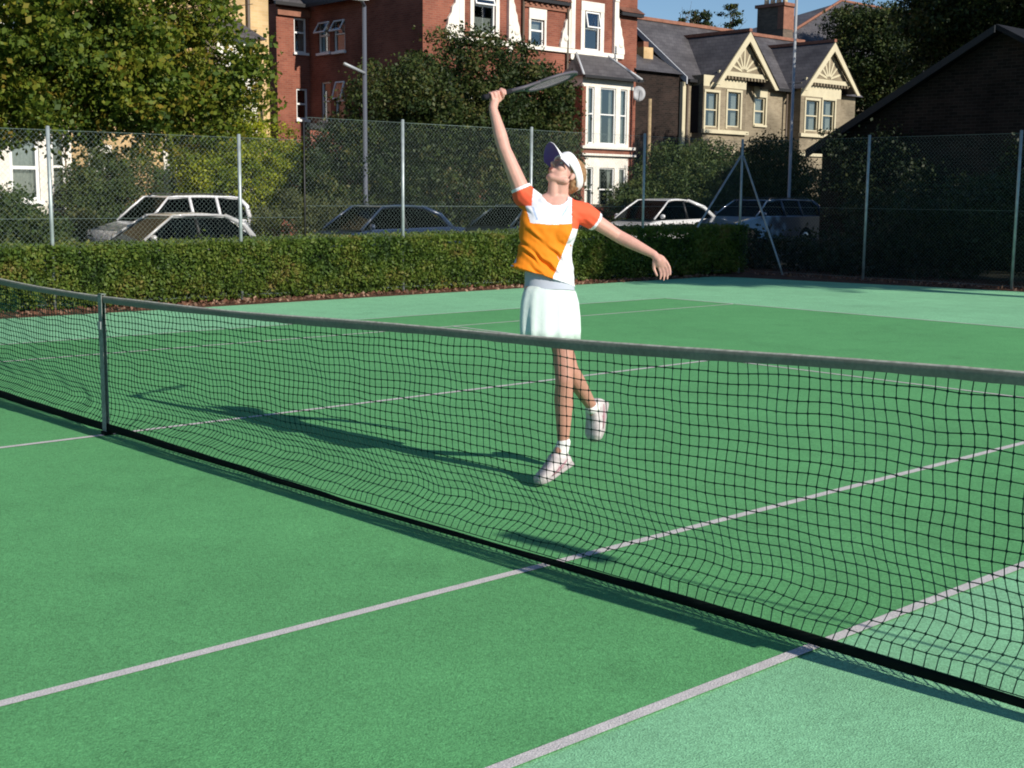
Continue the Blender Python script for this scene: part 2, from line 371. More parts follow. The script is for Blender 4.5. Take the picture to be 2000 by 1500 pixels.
for sx, nm in ((1, 'right'), (-1, 'left')):
    t = empty('net_post', (sx*6.46, .085 if sx > 0 else 0, 0)); y = .085 if sx > 0 else 0
    tag(t, 'green net post at the near right end of the net beside the doubles line' if sx > 0 else 'green net post at the far left end of the net towards the hedge', 'net post')
    b = MB(); b.tube([(sx*6.46, y, 0), (sx*6.46, y, 1.10)], .038, 14); b.ellipsoid((sx*6.46, y, 1.10), ((.038, 0, 0), (0, .038, 0), (0, 0, .02))); b.build('post', M['post'], t)
    b = MB(); b.box(sx*6.46-.03, sx*6.46+.03, y-.07, y-.036, .62, .74); b.build('winder', M['galv'], t)
# light stand whose long shadow lies across the court, beyond the right edge
t = empty('light_stand', (8.2, .62, 0)); tag(t, 'tall thin light stand with a boxy lamp head beyond the right edge of the court', 'light stand')
b = MB(); b.tube([(8.2, .62, .5), (8.2, .62, 2.2)], .009, 8); b.build('pole', M['black'], t)
for k in range(3):
    a = k*2.094+.4; b = MB(); b.tube([(8.2, .62, .62), (8.2+.35*math.cos(a), .62+.35*math.sin(a), .01)], .01, 6); b.build('leg', M['black'], t)
b = MB(); b.box(8.13, 8.27, .56, .68, 2.17, 2.46); b.build('lamp_head', M['black'], t)

# ---------------------------------------------------------------- foliage
def leaf_cloud(C, size, rs, stretch=.55, up=0.0):
    n = len(C); a = rs.normal(size=(n, 3)); a /= np.linalg.norm(a, axis=1)[:, None]
    b = rs.normal(size=(n, 3)); b[:, 2] += up; b -= a*(a*b).sum(1)[:, None]; b /= np.linalg.norm(b, axis=1)[:, None]
    nn = np.cross(a, b)
    s = size*np.clip(rs.lognormal(-.12, .38, n), .4, 1.5)[:, None]
    V = np.stack([C-a*s*.5, C+b*s*stretch*.5-nn*s*.08, C+a*s*.5, C-b*s*stretch*.5+nn*s*.08], 1).reshape(-1, 3)
    return V, np.arange(4*n).reshape(-1, 4)
def crown_pts(blobs, nclump, per, cr, rs, shell=.45, flat=.6):
    """clumps scattered through ellipsoids; leaves gather around each clump centre"""
    vol = np.array([r[0]*r[1]*r[2] for c, r in blobs])**.75; pr = vol/vol.sum(); C = []; tone = []
    k = rs.choice(len(blobs), nclump, p=pr)
    for i in k:
        c, r = blobs[i]; d = rs.normal(size=3); d /= np.linalg.norm(d); rad = rs.uniform(shell**3, 1)**(1/3)
        cc = np.array(c)+d*np.array(r)*rad
        m = int(per*rs.uniform(.5, 1.5)); L_ = np.clip(rs.normal(size=(m, 3)), -1.8, 1.8)*np.array([1, 1, flat])*cr*rs.uniform(.6, 1.3)
        C.append(cc+L_); t_ = rs.uniform(0, 1)
        tone.append(np.clip(.55*t_+.45*rs.uniform(0, 1, m), 0, 1))
    return np.concatenate(C), np.concatenate(tone)
def wood(root, base, top, r, tips, rs, name='trunk', m=None):
    b = MB(); base, top = Vector(base), Vector(top)
    pts = [base.lerp(top, k/6)+Vector((rs.normal()*.06, rs.normal()*.06, 0))*(1 if k else 0) for k in range(7)]
    b.tube(pts, [r*(1.35 if k == 0 else 1-.6*k/6) for k in range(7)], 9)
    for tp in tips:
        k = rs.uniform(.72, 1); p0 = pts[int(k*6)]; tp = Vector(tp); mid = p0.lerp(tp, .5)+Vector((rs.normal()*.2, rs.normal()*.2, .25))
        b.tube([p0, mid, tp], [r*.4, r*.22, r*.06], 6)
        for _ in range(3):
            e = tp+Vector(rs.normal(size=3)*.5); b.tube([mid, mid.lerp(e, .5)+Vector((0, 0, .1)), e], [r*.14, r*.09, r*.03], 4)
    return b.build(name, m or M['bark'], root)
def plant(name, label, cat, loc, blobs, nclump, per, cr, size, m, seed, trunk=None, group=None, shell=.45, stretch=.6, flat=.6, wname='trunk'):
    rs = np.random.default_rng(seed); root = empty(name, loc); tag(root, label, cat, group)
    C, tone = crown_pts(blobs, nclump, per, cr, rs, shell, flat); 
    keep = C[:, 2] > ground_z(loc[0], loc[1])+.02; C = C[keep]; tone = tone[keep]
    V, F = leaf_cloud(C, size, rs, stretch); link('crown' if trunk and trunk[1] > 1.5 else 'foliage', fast_mesh('foliage', V, F, tone), m, root)
    if trunk:
        r, h = trunk; tips = []
        for i in range(9):
            c, rr_ = blobs[rs.integers(len(blobs))]; d = rs.normal(size=3); d /= np.linalg.norm(d); d[2] = abs(d[2]); tips.append(np.array(c)+d*np.array(rr_)*.7)
        wood(root, (loc[0], loc[1], loc[2]-.05), (loc[0], loc[1], loc[2]+h), r, tips, rs, wname)
    return root
LM = dict(
    maple=leaf_mat('broad yellow green leaf', [(.016, .038, .010), (.055, .10, .014), (.12, .17, .018), (.20, .205, .022), (.27, .17, .03)], .38),
    gold=leaf_mat('golden conifer leaf', [(.06, .12, .02), (.16, .22, .02), (.32, .36, .025), (.46, .43, .03)], .4),
    dark=leaf_mat('dark evergreen leaf', [(.010, .020, .007), (.020, .038, .010), (.050, .072, .015), (.12, .10, .03)], .2),
    mid=leaf_mat('mid green shrub leaf', [(.025, .045, .02), (.05, .085, .025), (.08, .11, .03), (.11, .12, .035)], .25),
    hedge=leaf_mat('hedge leaf', [(.022, .045, .012), (.055, .10, .018), (.10, .155, .024), (.15, .185, .032), (.22, .16, .05)], .28),
    deep=leaf_mat('shade darkened ivy leaf', [(.006, .012, .005), (.012, .022, .008), (.022, .034, .010), (.035, .04, .012)], .15),  # leaf tones lowered to paint in the shade behind the far fence
    olive=leaf_mat('olive shrub leaf', [(.04, .05, .02), (.075, .09, .03), (.12, .12, .04)], .25),
)
# long clipped hedge behind the side fence
rs = np.random.default_rng(3)
hd = empty('hedge', (-9.75, 6, 0)); tag(hd, 'long low clipped green hedge running along the left side of the court', 'hedge')
def hedge_leaves(n, x0, x1, y0, y1, top, rs, sz):
    y = rs.uniform(y0, y1, n); k = rs.uniform(0, 1, n)
    Ht = np.array([top+.011*v+.05*nz(v*.8, 1)+.035*nz(v*3, 2) for v in y])
    bul = np.array([.06*nz(v*1.1, 5)+.04*nz(v*4, 6) for v in y])
    zz = rs.uniform(0.01, 1, n)**.9
    x = np.where(k < .62, x1+bul-.16*(1-np.sqrt(rs.uniform(0, 1, n)))-.10*(1-zz)**2*0, rs.uniform(x0, x1, n))
    z = np.where(k < .62, Ht*zz, Ht-.10*rs.uniform(0, 1, n)**1.5)
    x = np.where(z > Ht-.08, np.minimum(x, x1+bul-.04*rs.uniform(0, 1, n)), x)
    lo = z < .14; x = np.where(lo, x-.06, x)
    z = z+np.where((rs.uniform(0, 1, n) < .02) & (z > .8*Ht), rs.uniform(0, .10, n), 0)
    C = np.stack([x, y, z], 1)+rs.normal(size=(n, 3))*.012
    tn = np.array([.5+.9*nz(a*1.6, c*2.2, 3)+.5*nz(a*6, c*6, 5) for a, c in zip(y, z)])*.55+.45*rs.uniform(0, 1, n)
    V, F = leaf_cloud(C, sz, rs, .6, .3); return V, F, np.clip(tn, 0, 1)
V, F, tn = hedge_leaves(150000, -10.45, -9.0, -2, 18.6, .795, rs, .05)
link('foliage', fast_mesh('foliage', V, F, tn), LM['hedge'], hd)
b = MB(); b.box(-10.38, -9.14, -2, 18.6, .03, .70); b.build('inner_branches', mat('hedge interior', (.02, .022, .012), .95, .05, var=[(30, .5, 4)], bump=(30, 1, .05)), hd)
# litter on the dirt strip
n = 2600; C = np.stack([rs.uniform(-9.0, -8.25, n)*1., rs.uniform(-1, 17.2, n), rs.uniform(.0, .03, n)], 1); C2 = np.stack([rs.uniform(-8.6, 6, n//2), rs.uniform(18.2, 19, n//2), rs.uniform(0, .03, n//2)], 1)
C = np.concatenate([C[(C[:, 0] < -8.42-.02*C[:, 1]*.3)], C2]); V, F = leaf_cloud(C, .06, rs, .6)
link('leaf_litter', fast_mesh('leaf_litter', V, F, rs.uniform(0, 1, len(C))), leaf_mat('dry brown leaf', [(.10, .05, .03), (.22, .10, .06), (.34, .22, .15)], .1))['kind'] = 'stuff'

# ---------------------------------------------------------------- chain link fences
def chain_fence(root, P0, P1, H, posts, z0=.05):
    P0, P1 = np.array(P0, float), np.array(P1, float); d = P1-P0; Ln = np.linalg.norm(d); d /= Ln; s = .072; A = []; B = []
    n = int((Ln+H)/s)
    for k in range(n):
        t0 = k*s
        for sg in (1, -1):
            # line u - v = t0-H (sg=1) or mirrored ; clip to rectangle [0,Ln]x[0,H]
            ua, va = t0-H, 0.; ub, vb = t0, H
            if ua < 0: va += -ua; ua = 0.
            if ub > Ln: vb -= (ub-Ln); ub = Ln
            if vb-va < .02: continue
            if sg < 0: ua, ub = Ln-ua, Ln-ub
            # zig-zag bulge so wires weave
            A.append((*(P0+d*ua), z0+va)); B.append((*(P0+d*ub), z0+vb))
    V, F = wires(A, B, .0011, 3); link('chain_link_mesh', fast_mesh('chain_link_mesh', V, F), M['wire'], root)
    for z in (z0+H, z0+H*.5, z0+.02): b = MB(); b.tube([(*P0, z), (*((P0+P1)/2), z-.006), (*P1, z)], .0026, 5); b.build('line_wire', M['wire'], root)
    for px_, py_ in posts:
        b = MB(); b.tube([(px_, py_, 0), (px_, py_, H+z0+.04)], .027, 10); b.ellipsoid((px_, py_, H+z0+.04), ((.028, 0, 0), (0, .028, 0), (0, 0, .012)), 10); b.build('post', M['galv'], root)
FX = -9.1
sf = empty('chain_link_fence', (FX, 12, 0)); tag(sf, 'tall galvanised chain link fence along the hedge behind the player', 'fence')
chain_fence(sf, (FX, 7.58), (FX, 18.4), 2.70, [(FX, y) for y in (9.46, 12.35, 15.36)])
b = MB(); b.tube([(FX, 7.55, 0), (FX, 7.55, 2.72)], .014, 8); b.build('end_post', M['gutter'], sf)
lf = empty('chain_link_fence', (FX, 3, 0)); tag(lf, 'lower chain link fence at the far left in front of the silver hatchback', 'fence')
chain_fence(lf, (FX, -5.6), (FX, 7.50), 2.35, [(FX, y) for y in (6.41, 3.52, .5, -2.5)])
bf = empty('chain_link_fence', (0, 18.4, 0)); tag(bf, 'shaded chain link fence across the far end of the court before the brick building', 'fence')
chain_fence(bf, (FX, 18.42), (9.2, 18.42), 2.70, [(FX+3.04*k, 18.42) for k in range(0, 7)])
b = MB(); b.tube([(FX, 18.38, 2.45), (FX, 16.4, .3), (FX, 16.2, .02)], .021, 8); b.build('brace', M['galv'], bf)
b = MB(); b.tube([(FX+.03, 18.42, 2.45), (FX+1.02, 18.42, .3), (FX+1.14, 18.42, .02)], .021, 8); b.build('brace', M['galv'], bf)

# ---------------------------------------------------------------- buildings
def FXf(X): return lambda u, v, n: (X+n, u, v)          # wall facing +X
def FYf(Y): return lambda u, v, n: (u, Y-n, v)          # wall facing -Y
def wall(mb, F, u0, u1, v0, v1, holes=(), mi=0, dep=.14):
    us = sorted({u0, u1, *[h[0] for h in holes], *[h[1] for h in holes]}); vs = sorted({v0, v1, *[h[2] for h in holes], *[h[3] for h in holes]})
    us = [u for u in us if u0 <= u <= u1]; vs = [v for v in vs if v0 <= v <= v1]
    for i in range(len(us)-1):
        for j in range(len(vs)-1):
            cu, cv = (us[i]+us[i+1])/2, (vs[j]+vs[j+1])/2
            if any(h[0] < cu < h[1] and h[2] < cv < h[3] for h in holes): continue
            mb.add([F(us[i], vs[j], 0), F(us[i+1], vs[j], 0), F(us[i+1], vs[j+1], 0), F(us[i], vs[j+1], 0)], [(0, 1, 2, 3)], mi)
    for a, c, e, f in holes:
        for (p, r_) in (((a, e), (c, e)), ((c, e), (c, f)), ((c, f), (a, f)), ((a, f), (a, e))):
            mb.add([F(*p, 0), F(*r_, 0), F(*r_, -dep), F(*p, -dep)], [(0, 1, 2, 3)], mi)
def window(root, F, u0, u1, v0, v1, fm, mull=(), tran=(), curtain='sides', fw=.06, surround=None, sill=True, sm=None, opened=None, lintel=None):
    b = MB(); n0, n1 = -.12, -.05
    b.frame_box(F, u0, u0+fw, v0, v1, n0, n1); b.frame_box(F, u1-fw, u1, v0, v1, n0, n1)
    b.frame_box(F, u0+fw, u1-fw, v0, v0+fw, n0, n1-.001); b.frame_box(F, u0+fw, u1-fw, v1-fw, v1, n0, n1-.001)
    for m in mull: b.frame_box(F, m-fw*.45, m+fw*.45, v0+fw, v1-fw, n0, n1-.002)
    for t in tran: b.frame_box(F, u0+fw, u1-fw, t-fw*.5, t+fw*.5, n0, n1+.004)
    if opened:                                         # top-hung sash pushed outwards
        a0, a1, c0, c1, ang = opened; h = c1-c0; ca, sa = math.cos(ang), math.sin(ang)
        G = lambda u, v, n: F(u, c1-(c1-v)*ca+n*sa, (c1-v)*sa+n*ca+.01)
        for x0, x1, y0, y1 in ((a0, a0+.05, c0, c1), (a1-.05, a1, c0, c1), (a0+.05, a1-.05, c0, c0+.05), (a0+.05, a1-.05, c1-.05, c1)):
            b.frame_box(G, x0, x1, y0, y1, -.03, .012)
    w = b.build('window', fm, root)
    b = MB(); b.add([F(u0+fw, v0+fw, -.09), F(u1-fw, v0+fw, -.09), F(u1-fw, v1-fw, -.09), F(u0+fw, v1-fw, -.09)], [(0, 1, 2, 3)])
    if opened: b.add([G(a0+.05, c0+.05, -.01), G(a1-.05, c0+.05, -.01), G(a1-.05, c1-.05, -.01), G(a0+.05, c1-.05, -.01)], [(0, 1, 2, 3)])
    b.build('pane', M['glass'], w, normals=False)
    b = MB(); e = .25; b.add([F(u0-e, v0-e, -.75), F(u1+e, v0-e, -.75), F(u1+e, v1+e, -.75), F(u0-e, v1+e, -.75)], [(0, 1, 2, 3)])
    for (a, c, d_, e_) in (((u0-e, v0-e), (u0-e, v1+e), 0, 0), ((u1+e, v0-e), (u1+e, v1+e), 0, 0)): b.add([F(*a, -.75), F(*c, -.75), F(*c, -.145), F(*a, -.145)], [(0, 1, 2, 3)])
    b.build('dark_interior', M['room'], w, normals=False)
    if curtain:
        b = MB(); W_ = u1-u0
        def cur(a, c, top=v1, bot=v0):
            k = max(6, int((c-a)/.05)); P0 = [(a+(c-a)*i/k, -.19-.025*(i % 2)) for i in range(k+1)]
            for i in range(k): b.add([F(P0[i][0], bot, P0[i][1]), F(P0[i+1][0], bot, P0[i+1][1]), F(P0[i+1][0], top, P0[i+1][1]), F(P0[i][0], top, P0[i][1])], [(0, 1, 2, 3)])
        if curtain == 'sides': cur(u0+.02, u0+.02+W_*.30); cur(u1-.02-W_*.22, u1-.02)
        elif curtain == 'full': cur(u0+.02, u1-.02)
        elif curtain == 'right': cur(u0+W_*.55, u1-.02)
        elif curtain == 'left': cur(u0+.02, u0+W_*.45)
        elif curtain == 'top': cur(u0+.02, u1-.02, v1, v0+(v1-v0)*.5)
        elif curtain == 'low': cur(u0+.02, u1-.02, v0+(v1-v0)*.47, v0)
        b.build('curtain', M['curtain'], w, normals=False)
    if sill: b = MB(); b.frame_box(F, u0-.06, u1+.06, v0-.09, v0-.004, -.02, .09); b.build('sill', sm or fm, w)
    if surround:
        b = MB(); s_ = surround
        b.frame_box(F, u0-s_, u0-.002, v0-.09, v1+.002, .002, .035); b.frame_box(F, u1+.002, u1+s_, v0-.09, v1+.002, .002, .035)
        b.frame_box(F, u0-s_, u1+s_, v1+.002, v1+(lintel or s_), .002, .045); b.build('surround', sm or fm, w)
    return w
def fy(px, X, py=250): return float(onx(px, py, X)[1])
def fz(px, py, X): return float(onx(px, py, X)[2])
def gx(px, Y, py=200): return float(ony(px, py, Y)[0])
def gz(px, py, Y): return float(ony(px, py, Y)[2])

# ---- red brick house
XR = -27.0
rh = empty('brick_house', (XR-4, 29, -.3)); tag(rh, 'tall red brick house with white bay window and white scrolls behind the dark bush', 'house')
yl, yr = fy(826, XR), fy(1240, XR); Ftop = 10.6; b = MB(); F0 = FXf(XR); holes = []
def H(pl, pr, pt, pb, X=XR): c = (pl+pr)/2; return (fy(pl, X), fy(pr, X), fz(c, pb, X), fz(c, pt, X))
wA = H(924, 966, 4, 66); wA = (wA[0], wA[1], wA[2], wA[3]+.15); wB = H(1034, 1060, 38, 92); wC = H(1138, 1168, 22, 98)
wF = H(700, 700, 0, 0)
gfw = H(1045, 1062, 345, 392)   # ground floor strip left of bay
hA = [wA, wB, wC, gfw]
gA = H(915, 975, 190, 290); hA.append(gA)
wall(b, F0, yl, yr, -.35, Ftop, hA)
FS = FYf(yl); XB = -33.8; zE = gz(610, 12, yl)
sw1 = [(gx(622, yl, 75), gx(644, yl, 75), gz(633, 103, yl), gz(633, 42, yl)), (gx(652, yl, 75), gx(674, yl, 75), gz(662, 100, yl), gz(662, 38, yl))]
sw2 = [(gx(628, yl, 200), gx(646, yl, 200), gz(637, 235, yl), gz(637, 160, yl)), (gx(655, yl, 200), gx(674, yl, 200), gz(664, 235, yl), gz(664, 158, yl))]
wall(b, FS, XB, XR, -.35, Ftop, sw1+sw2)
yw = fy(543, XB); FW = FXf(XB)
ww1 = (fy(577, XB), fy(606, XB)-.12, fz(590, 103, XB), fz(590, 36, XB)); ww2 = (fy(580, XB), fy(606, XB)-.10, fz(590, 233, XB), fz(590, 173, XB))
wall(b, FW, yw, yl, -.35, zE-.02, [ww1, ww2])
# rear and side closing faces
b.add([(XR, yr, -.35), (XR-9, yr, -.35), (XR-9, yr, Ftop), (XR, yr, Ftop)], [(0, 1, 2, 3)])
b.add([(XR-9, yr, -.35), (XR-9, yw, -.35), (XR-9, yw, Ftop-1.2), (XR-9, yr, Ftop-1.2)], [(0, 1, 2, 3)])
b.add([(XB, yw, -.35), (XR-9, yw, -.35), (XR-9, yw, zE-.02), (XB, yw, zE-.02)], [(0, 1, 2, 3)])
b.build('wall', M['red'], rh, normals=False)
window(rh, F0, *wA, M['upvc'], tran=(wA[2]+.95,), curtain='low', surround=.17, sm=M['white'], lintel=.3, opened=(wA[0]+.05, wA[1]-.05, wA[2]+.97, wA[3]-.03, .28))
window(rh, F0, *wB, M['upvc'], tran=((wB[2]+wB[3])/2+.1,), curtain='top', surround=.10, sm=M['white'], lintel=.38)
window(rh, F0, *wC, M['upvc'], tran=((wC[2]+wC[3])/2+.05,), curtain=None, surround=.20, sm=M['white'], lintel=.34, opened=(wC[0]+.05, wC[1]-.05, (wC[2]+wC[3])/2+.08, wC[3]-.03, .22))
window(rh, F0, *gfw, M['upvc'], curtain='full', surround=.12, sm=M['white'])
window(rh, F0, *gA, M['upvc'], curtain='sides', surround=.15, sm=M['white'])
for w_, t_, o_ in zip(sw1+sw2, (.45, .45, .5, .5), (.55, .55, None, .3)):
    zt = w_[3]-(w_[3]-w_[2])*t_
    window(rh, FS, *w_, M['upvc'], tran=(zt,), curtain='full' if o_ else 'low', fw=.05, opened=(w_[0]+.02, w_[1]-.02, zt+.02, w_[3]-.02, o_) if o_ else None)
window(rh, FW, *ww1, M['upvc'], tran=(ww1[3]-.52,), curtain='right'); window(rh, FW, *ww2, M['upvc'], tran=((ww2[2]+ww2[3])/2,), curtain=None)
# string course, consoles (scrolls) and pilasters
b = MB(); zs = fz(1130, 101, XR); b.frame_box(F0, fy(1012, XR), fy(1212, XR), zs-.10, zs+.06, .005, .10)
b.frame_box(F0, fy(870, XR), fy(1000, XR), zs-.10, zs+.06, .005, .10); b.build('string_course', M['white'], rh)
for (pa, pb, s_, pout) in ((1108, 1116, -1, 1089), (1192, 1200, 1, 1213), (893, 902, -1, 867), (988, 997, 1, 1012)):
    b = MB(); b.frame_box(F0, fy(pa, XR), fy(pb, XR), zs+.07, Ftop-.2, .006, .13)
    inner = fy(pa if s_ < 0 else pb, XR); outer = fy(pout, XR); W_ = outer-inner; h = 1.45
    prof = [(0, .07), (1, .07), (1.0, .22), (.86, .40), (.80, .62), (.58, .80), (.52, 1.0), (.30, 1.14), (.26, 1.3), (.1, 1.42), (0, 1.5)]
    b.prism([F0(inner+W_*a, zs+c, .008) for a, c in prof], (.10, 0, 0)); b.ellipsoid(F0(inner+W_*.45, zs+.42, .10), ((.05, 0, 0), (0, .13, 0), (0, 0, .13)), 10); b.build('scroll_console', M['white'], rh)
    b = MB(); m_ = (fy(pa, XR)+fy(pb, XR))/2
    for zz_ in (zs+2.0, zs+2.25): b = MB(); b.frame_box(F0, m_-.11, m_+.11, zz_, zz_+.06, .004, .16); b.build('pilaster_mould', M['white'], rh)
    b = MB(); b.frame_box(F0, m_-.09, m_+.09, zs-.32, zs-.12, .004, .12); b.build('corbel', M['white'], rh)
# bay window on two floors
XBy = XR+.95; FBy = FXf(XBy); y0, y1 = fy(1141, XBy), fy(1233, XBy); ztop = fz(1185, 152, XBy); z2b = fz(1185, 284, XBy); zg = fz(1185, 306, XBy)
lights = [(1148, 1160), (1172, 1202), (1211, 1224)]; zt2 = fz(1185, 172, XBy); ztr = fz(1185, 224, XBy); zg2 = fz(1185, 328, XBy); zgb = fz(1185, 412, XBy)
hs = [(fy(a, XBy), fy(c, XBy), z2b+.05, zt2) for a, c in lights]+[(fy(a, XBy), fy(c, XBy), zgb, zg2) for a, c in lights]
b = MB(); wy0, wy1 = hs[0][0]-.12, hs[2][1]+.12
wall(b, FBy, wy0, wy1, zgb-.1, zg, [h for h in hs[3:]], 1); wall(b, FBy, wy0, wy1, zg, z2b-.05, (), 0); wall(b, FBy, wy0, wy1, z2b-.05, ztop, hs[:3], 1)
wall(b, FBy, wy0, wy1, -.35, zgb-.1, (), 0)
for ya, yb in ((y0-.12, wy0), (wy1, y1+.08)):
    b.add([FBy(ya, -.35, .0), FBy(yb, -.35, 0), FBy(yb, zt2, 0), FBy(ya, zt2, 0)], [(0, 1, 2, 3)], 0)
    b.add([FBy(ya, zt2, 0), FBy(yb, zt2, 0), FBy(yb, ztop, 0), FBy(ya, ztop, 0)], [(0, 1, 2, 3)], 1)
for yy in (y0-.12, y1+.08):
    b.add([(XR, yy, -.35), (XBy, yy, -.35), (XBy, yy, zt2), (XR, yy, zt2)], [(0, 1, 2, 3)], 0); b.add([(XR, yy, zt2), (XBy, yy, zt2), (XBy, yy, ztop), (XR, yy, ztop)], [(0, 1, 2, 3)], 1)
b.build('bay', [M['red'], M['white']], rh, normals=False)
for k, h in enumerate(hs): window(rh, FBy, *h, M['upvc'], tran=((ztr,) if k < 3 else ((h[2]+h[3])/2,)), curtain=('sides' if k in (1, 4) else 'full'), fw=.045, sill=False)
b = MB(); b.frame_box(FBy, y0-.18, y1+.14, z2b-.14, z2b-.04, .004, .12); b.frame_box(FBy, y0-.2, y1+.16, zg+.02, zg+.10, .004, .14); b.build('bay_sill', M['white'], rh)
b = MB(); ze = ztop; zr = fz(1150, 106, XR); ya, yb = y0-.32, y1+.28; xa = XBy+.25
b.add([(xa, ya, ze), (xa, yb, ze), (XR, yb, ze), (XR, ya, ze), (XR+.01, ya+.75, zr), (XR+.01, yb-.75, zr)], [(0, 1, 5, 4), (1, 2, 5), (0, 4, 3), (0, 3, 2, 1)])
rf = b.build('bay_roof', M['slate'], rh); b = MB(); b.tube([(xa, ya, ze+.02), (XR+.03, ya+.75, zr+.03)], .05, 6); b.build('hip_tile', M['lead'], rf); b = MB(); b.tube([(xa, yb, ze+.02), (XR+.03, yb-.75, zr+.03)], .05, 6); b.build('hip_tile', M['lead'], rf)
b = MB(); b.box(xa-.02, xa+.08, ya, yb, ze-.08, ze+.01); b.build('gutter', M['gutter'], rf)
# projecting brick dormer heads over the upper windows, eaves and roof
b = MB(); zea = fz(1050, 2, XR); zeb = fz(1220, 28, XR)
b.box(XR+.01, XR+.22, fy(1016, XR), fy(1104, XR), zea-.05, zea+.07); b.box(XR+.01, XR+.22, fy(1203, XR), yr+.15, zeb-.07, zeb+.05); b.build('gutter', M['gutter'], rh)
b = MB(); b.box(XR+.004, XR+.07, fy(1016, XR), fy(1104, XR), zea-.26, zea-.06)
for k in range(10): yy = fy(1018, XR)+k*.27; b.box(XR+.07, XR+.12, yy, yy+.11, zea-.16, zea-.06)
b.build('brick_dentils', M['ridge'], rh)
b = MB(); zz = Ftop; b.add([(XR+.25, fy(1203, XR), zeb+.06), (XR+.25, yr+.2, zeb+.06), (XR-4.5, yr-3.2, zeb+4.2), (XR-4.5, fy(1203, XR)-3, zeb+4.2)], [(0, 1, 2, 3)]); b.add([(XR+.25, yr+.2, zeb+.06), (XR-9, yr+.2, zeb+.06), (XR-4.5, yr-3.2, zeb+4.2)], [(0, 1, 2)])
b.add([(XR+.25, fy(1012, XR), zea+.08), (XR+.25, fy(1106, XR), zea+.08), (XR-4.5, fy(1106, XR), zea+4.2), (XR-4.5, fy(1012, XR), zea+4.2)], [(0, 1, 2, 3)])
b.build('roof', M['tile'], rh, normals=False)
b = MB(); o_ = .3
b.add([(XB+o_, yw-.25, zE), (XB+o_, yl-.3, zE), (XB-3, yl-.3, zE+2.3), (XB-3, yw-.25, zE+2.3)], [(0, 1, 2, 3)])
b.add([(XB+o_, yl-.3, zE), (XR-2.6, yl-.3, zE), (XR-2.6, yl+3, zE+2.3), (XB-3, yl+3, zE+2.3), (XB-3, yl-.3, zE+2.3)], [(0, 1, 2, 3, 4)])
r2 = b.build('wing_roof', M['slate'], rh, normals=False)
b = MB(); b.box(XB+o_-.02, XB+o_+.08, yw-.25, yl-.30, zE-.10, zE+.02); b.box(XB+o_, XR-2.6, yl-.40, yl-.30, zE-.10, zE+.02); b.build('gutter', M['gutter'], r2)
b = MB(); b.box(XB+.004, XB+.12, yw, yl-.01, zE-.42, zE-.16); b.build('eaves_course', M['ridge'], rh)
for pxp in (1017, 1103):
    yy = fy(pxp, XR); b = MB(); b.tube([(XR+.09, yy, -.2), (XR+.09, yy, zea)], .045, 8); b.build('drainpipe', M['pipe'], rh)
b = MB(); xw = -26.2; b.add([(xw, fy(640, xw)-1.3, -.3), (xw, fy(700, xw), -.3), (xw, fy(700, xw), fz(650, 252, xw)), (xw, fy(640, xw)-1.3, fz(650, 252, xw))], [(0, 1, 2, 3)])
garden_wall = empty('garden_wall', (xw, fy(650, xw), -.3)); tag(garden_wall, 'high red brick garden wall topped with dark coping in front of the recess of the brick house', 'wall')
b = MB(); b.box(xw-.25, xw, fy(606, xw), fy(760, xw), -.35, fz(650, 254, xw)); b.build('wall', M['red'], garden_wall)
b = MB(); b.box(xw-.32, xw+.07, fy(606, xw)-.06, fy(760, xw)+.05, fz(650, 254, xw)+.002, fz(650, 243, xw)); b.build('coping', M['gutter'], garden_wall)
ds = empty('satellite_dish', onx(1248, 182, XR)); tag(ds, 'pale grey satellite dish on the corner of the red brick house', 'satellite dish')
c = Vector(onx(1247, 183, XR+.35)); b = MB(); dirn = Vector((.75, -.62, .2)).normalized(); a_ = dirn.cross(Vector((0, 0, 1))).normalized(); b_ = dirn.cross(a_)
b.loft([(c-dirn*.10, a_*.05, b_*.05), (c-dirn*.06, a_*.16, b_*.18), (c, a_*.27, b_*.30), (c+dirn*.01, a_*.27, b_*.30), (c-dirn*.03, a_*.14, b_*.16), (c-dirn*.06, a_*.02, b_*.02)], 20); b.build('dish', M['dish'], ds)
b = MB(); b.tube([c-dirn*.1, c-dirn*.2, Vector((XR, yr-.05, c.z-.1))], .02, 6); b.tube([c-b_*-.28, c+dirn*.35], .012, 6); b.build('arm', M['gutter'], ds)

# ---- cream house on the left
XC = -24.0
ch = empty('brick_house', (XC-4, 11, -.3)); tag(ch, 'cream brick house with white bay windows half hidden behind the leafy tree on the left', 'house')
ycl, ycr = -6.0, fy(528, XC); FC = FXf(XC); b = MB()
def HC(pl, pr, pt, pb): return H(pl, pr, pt, pb, XC)
hc = [HC(98, 126, 262, 412), HC(326, 346, 250, 388), HC(300, 350, 60, 150), HC(180, 205, 300, 395)]
wall(b, FC, ycl, ycr, -.35, 10.5, hc)
b.add([(XC, ycr, -.35), (XC-9, ycr, -.35), (XC-9, ycr, 10.5), (XC, ycr, 10.5)], [(0, 1, 2, 3)]); b.add([(XC-9, ycl, -.35), (XC-9, ycr, -.35), (XC-9, ycr, 10.5), (XC-9, ycl, 10.5)], [(0, 1, 2, 3)])
b.build('wall', M['cream'], ch, normals=False)
for k, h in enumerate(hc): window(ch, FC, *h, M['upvc'], tran=((h[2]+h[3])/2+.15,), curtain='full', surround=.14, sm=M['white'], lintel=.22)
XCb = XC+.9; FCb = FXf(XCb); hb = [(fy(-90, XCb), fy(-30, XCb), fz(-60, 372, XCb), fz(-60, 255, XCb)), (fy(16, XCb), fy(74, XCb), fz(45, 392, XCb), fz(45, 262, XCb))]
